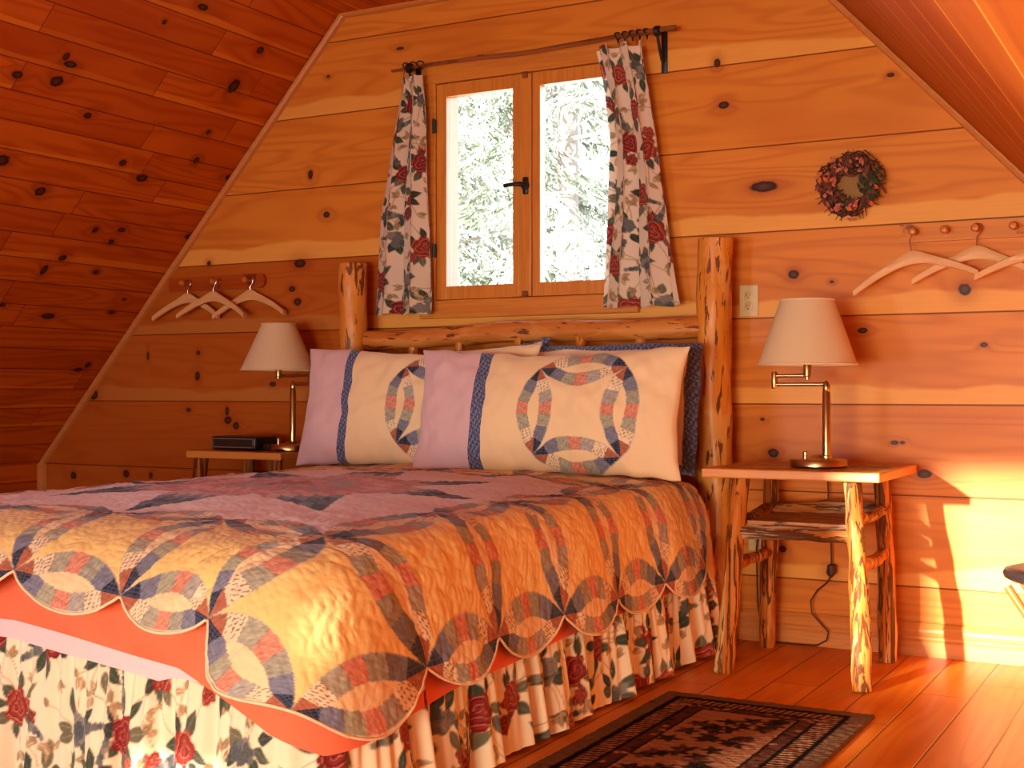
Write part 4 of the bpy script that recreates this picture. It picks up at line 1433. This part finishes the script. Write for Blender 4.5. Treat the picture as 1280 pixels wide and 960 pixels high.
# ------------------------------------------------------------------ curtain rod and curtains
rod = thing('curtain_rod', 'twig curtain rod on black iron brackets above the window', 'curtain rod', (-2.43, 0, 2.27))
log('twig_pole', (-3.07, -.075, 2.262), (-1.80, -.075, 2.276), .006, .010, M['twig'], rod, 77, noise=.10, seg=10, n=40, wob=.008)
for x, zc in ((-2.985, 2.265), (-1.872, 2.272)):
    m = MB(); m.tube([(x, -.004, zc - .10), (x, -.03, zc - .10), (x, -.055, zc - .06), (x, -.075, zc - .018)], .006, 8)
    m.box((x - .012, -.008, zc - .145), (x + .012, -.0005, zc + .015), .002)
    m.lathe((x, -.075, zc), [(.0165, -.012), (.020, -.008), (.020, .008), (.0165, .012)], 16, 'x')
    m.build('bracket', M['black'], rod, True)
m = MB()
for x in (-2.02, -1.99, -1.96, -1.93, -1.905):
    pass
for i, x in enumerate((-2.035, -2.005, -1.975, -1.945, -1.915, -3.00, -2.965, -2.93)):
    m = MB(); rr = .019
    m.tube([(x + .006 * math.sin(k * .5), -.075 + rr * math.cos(k * math.pi / 12), 2.268 + rr * math.sin(k * math.pi / 12)) for k in range(25)], .003, 6, False)
    m.build('curtain_ring', M['black'], rod, True)


def curtain(label, left, right, z1, z0, clw, folds, amp, seed, y=-.085, nu=230, nv=360, topdip=0.0, ph=0.0):
    """left/right: functions of t (0 at the top) giving the x of each edge"""
    cvs = floral(Canvas(clw + .1, z1 - z0 + .1, .0026, lin(240, 224, 206)), seed, .22, .30, 1.2)
    U, Tt = np.meshgrid(np.linspace(0, 1, nu), np.linspace(0, 1, nv), indexing='ij')
    xl, xr = left(Tt), right(Tt)
    w = xr - xl
    a = 2 * math.pi * folds * U + ph + .35 * np.sin(Tt * 4 + seed)
    A = amp * (.75 + .4 * Tt)
    X = xl + w * U + .012 * np.sin(2 * a) * np.clip(w / .25, 0, 1)
    Y = y - .006 + A * np.sin(a) + .006 * fnoise(U * 2, Tt * 2, seed, ((1, 1), (2, .4)))
    Z = z1 - (z1 - z0) * Tt - topdip * (1 - Tt)**6 * (np.cos(a * 1.0) + 1) + .004 * np.sin(a * 1.3) * Tt
    Y = np.minimum(Y, -.038)
    P = np.stack([X, Y, Z], -1)
    o = grid_mesh('curtain', P, M['curtain'], None, cvs.sample(U * clw + .03, (1 - Tt) * (z1 - z0) + .03))
    tag(o, label, 'curtain')
    return o


li = lambda a: (lambda t: np.interp(t, [p[0] for p in a], [p[1] for p in a]))
curtain('left floral curtain of cream cotton gathered beside the window', li([(0, -3.01), (.08, -3.02), (.3, -3.075), (.6, -3.135), (1, -3.160)]), li([(0, -2.915), (.2, -2.895), (1, -2.862)]), 2.25, 1.236, .48, 2.2, .026, 21, topdip=.012, ph=1.6)
curtain('right floral curtain of cream cotton, pulled across the right window edge', li([(0, -2.128), (.18, -2.085), (.38, -2.055), (.6, -2.070), (1, -2.108)]), li([(0, -1.930), (.2, -1.895), (.5, -1.850), (1, -1.775)]), 2.245, 1.234, .50, 2.4, .024, 22, topdip=.010, ph=.3)

# ------------------------------------------------------------------ rug
RW, RL = .62, 1.30
rc = Canvas(RW, RL, .004, lin(104, 72, 52))
U, V = np.meshgrid(np.arange(rc.nu) * rc.res, np.arange(rc.nv) * rc.res, indexing='ij')
dE = np.minimum(np.minimum(U, RW - U), np.minimum(V, RL - V))
c = np.tile(lin(112, 84, 62), U.shape + (1,)).astype(float)
dark = lin(24, 16, 15)
c[(dE > .052)] = dark
st = (dE > .068) & (dE < .118)
hz = (np.minimum(V, RL - V) < np.minimum(U, RW - U))
strp = np.where(hz, np.sin(U * 2 * math.pi / .021 + V * 90), np.sin(V * 2 * math.pi / .021 + U * 60))
c[st & (strp > 0)] = lin(150, 106, 72)
c[st & (strp <= 0)] = lin(52, 26, 22)
c[(dE > .130) & (dE < .165)] = lin(84, 50, 38)
c[(dE > .175)] = lin(150, 104, 74)
rc.a = c
q = np.random.default_rng(3)
for k in range(60):
    u, v = q.uniform(.20, RW - .20), q.uniform(.20, RL - .2)
    a = q.uniform(0, 6.28)
    for j in range(5):
        rc.leaf(u, v, q.uniform(.03, .05), .010, a + j * 1.256 + q.uniform(-.3, .3), [lin(30, 22, 20), lin(44, 34, 26), lin(84, 48, 36)][q.integers(3)])
for k in range(90):
    s0 = q.uniform(0, 1); e_ = q.integers(4)
    u, v = [(s0 * RW, .147), (s0 * RW, RL - .147), (.147, s0 * RL), (RW - .147, s0 * RL)][e_]
    rc.leaf(u, v, .026, .008, q.uniform(0, 6.28), [lin(40, 22, 18), lin(150, 96, 62)][q.integers(2)])
nu, nv = 170, 350
U, V = np.meshgrid(np.linspace(0, RW, nu), np.linspace(0, RL, nv), indexing='ij')
P = np.stack([-1.478 + U, -.955 - V, .009 + .0008 * fnoise(U, V, 6, ((30, 1),)) + 0 * U], -1)
edge = np.minimum(np.minimum(U, RW - U), np.minimum(V, RL - V))
P[..., 2] -= np.where(edge < .002, .0078, 0)
rug = grid_mesh('rug', P, M['rug'], None, rc.sample(U, V), flip=True)
tag(rug, 'dark bordered rug with striped edges lying on the plank floor beside the bed', 'rug')

# ------------------------------------------------------------------ folding stool at the right frame edge
st_ = thing('folding_stool', 'black leather seat of a wooden stool entering at the right frame edge', 'stool', (-.35, -.90, 0))
m = MB(); m.lathe((-.35, -.90, .408), [(.0, .004), (.12, .004), (.160, .0), (.174, .008), (.178, .019), (.173, .029), (.155, .034), (.10, .030), (.0, .028)], 40); m.build('seat', M['leather'], st_, True)
M['stoolwood'] = wood('red brown stool wood', (.34, .10, .02), (.20, .05, .01), 'z', streak=.4, coat=.4)
for k, (a0, a1) in enumerate(((-.150, .19), (.150, -.19))):
    for yy in (-.11, .11):
        y_ = -.90 + yy + (.012 if k else -.012)
        m = MB(); m.tube([(-.35 + a0, y_, .402), (-.35 + (.02 if k else -.02), y_, .205), (-.35 - (.05 if k else -.05), y_, .010)], .011, 12); m.build('leg', M['stoolwood'], st_, True)
m = MB(); m.tube([(-.35, -1.04, .205), (-.35, -.76, .205)], .007, 10); m.build('pivot_rod', M['stoolwood'], st_, True)

# ------------------------------------------------------------------ outside the window
M['snow'] = plain('snow', (.80, .84, .88), .9)
b = MB(); b.box((-40, .6, -2.9), (20, 60, -2.8)); o = b.build('ground', M['snow']); struct(o)
leafm = NT('spruce needles')
nn = leafm.noise(leafm.n('ShaderNodeTexCoord').outputs['Object'], 2.2, 3)
leafm.set(leafm.b.inputs['Base Color'], leafm.mix(leafm.step(nn, .42, .58), (.22, .28, .20), (.78, .83, .78)))
leafm.b.inputs['Roughness'].default_value = .9
M['needles'] = leafm.m
M['bark'] = plain('tree bark', (.42, .38, .35), .9, vary=.3, bscale=8)


def tree_mesh(seed, H=12.5, R=2.7):
    q = np.random.default_rng(seed)
    base = []; dirs = []; L = []
    nb = 210
    for k in range(nb):
        z = .06 * H + (k / nb) * .93 * H
        rad = R * (1 - z / H)**.8 * q.uniform(.7, 1.1) + .1
        a = q.uniform(0, 6.28); droop = q.uniform(.15, .5)
        n = int(rad * 110)
        t = q.uniform(.08, 1, n)
        lat = q.normal(0, 1, n) * .10 * (1 - t * .4) * rad ** .5
        c, s = math.cos(a), math.sin(a)
        x = c * t * rad - s * lat; y = s * t * rad + c * lat
        zz = z - droop * rad * t**1.4 - np.abs(lat) * .5 - q.uniform(0, .10, n)
        base.append(np.stack([x, y, zz], -1))
        dv = np.stack([c * .5 - s * np.sign(lat) * .6 + q.normal(0, .3, n), s * .5 + c * np.sign(lat) * .6 + q.normal(0, .3, n), -.55 + q.normal(0, .25, n)], -1)
        dirs.append(dv)
    B = np.concatenate(base); D = np.concatenate(dirs); D /= np.linalg.norm(D, axis=1, keepdims=True)
    n = len(B); ln = q.uniform(.06, .15, (n, 1))
    side = np.cross(D, q.normal(0, 1, (n, 3))); side /= np.linalg.norm(side, axis=1, keepdims=True)
    w = .011
    V = np.stack([B - side * w, B + side * w, B + D * ln + side * w * .3, B + D * ln - side * w * .3], 1).reshape(-1, 3)
    me = bpy.data.meshes.new('foliage')
    me.vertices.add(len(V)); me.vertices.foreach_set('co', V.astype(np.float32).ravel())
    idx = np.arange(len(V), dtype=np.int32)
    me.loops.add(len(idx)); me.loops.foreach_set('vertex_index', idx)
    me.polygons.add(n); me.polygons.foreach_set('loop_start', np.arange(0, 4 * n, 4, dtype=np.int32))
    me.update(calc_edges=True)
    me.materials.append(M['needles'])
    m = MB(); m.tube([(0, 0, 0), (0.02, 0, H * .5), (0, 0, H * .98)], [.14, .08, .015], 8)
    for k in range(46):
        z = .1 * H + k / 46 * .8 * H; a = q.uniform(0, 6.28); rad = R * (1 - z / H)**.8
        m.tube([(0, 0, z), (math.cos(a) * rad * .5, math.sin(a) * rad * .5, z - .06 * rad), (math.cos(a) * rad * .95, math.sin(a) * rad * .95, z - .35 * rad)], [.022, .013, .005], 5)
    bmesh.ops.recalc_face_normals(m.bm, faces=m.bm.faces[:])
    me2 = bpy.data.meshes.new('trunk'); m.bm.to_mesh(me2); m.bm.free(); me2.materials.append(M['bark'])
    return me, me2


TM = [tree_mesh(1), tree_mesh(2)]
TL = ['pale frosted evergreen outside the left window sash', 'pale frosted evergreen outside, seen past the window centre post', 'pale frosted evergreen outside the right window sash', 'farther frosted evergreen outside behind the left sash tree', 'farther frosted evergreen outside behind the right sash tree', 'farthest frosted evergreen outside at the left edge of the left sash']
for i, (x, y, rz, s_) in enumerate([(-5.5, 3.6, .3, 1.0), (-4.2, 3.9, 2.1, .92), (-7.2, 5.9, 4.0, 1.1), (-6.0, 6.4, 1.1, 1.15), (-8.9, 7.0, 5.2, 1.2), (-10.4, 9.2, 2.2, 1.3)]):
    t = thing('evergreen_tree', TL[i], 'tree', (x, y, -2.8), 'frosted evergreens outside the window')
    t.rotation_euler = (0, 0, rz); t.scale = (s_, s_, s_)
    for me in TM[i % 2]:
        o = bpy.data.objects.new(me.name, me); C.objects.link(o); o.parent = t
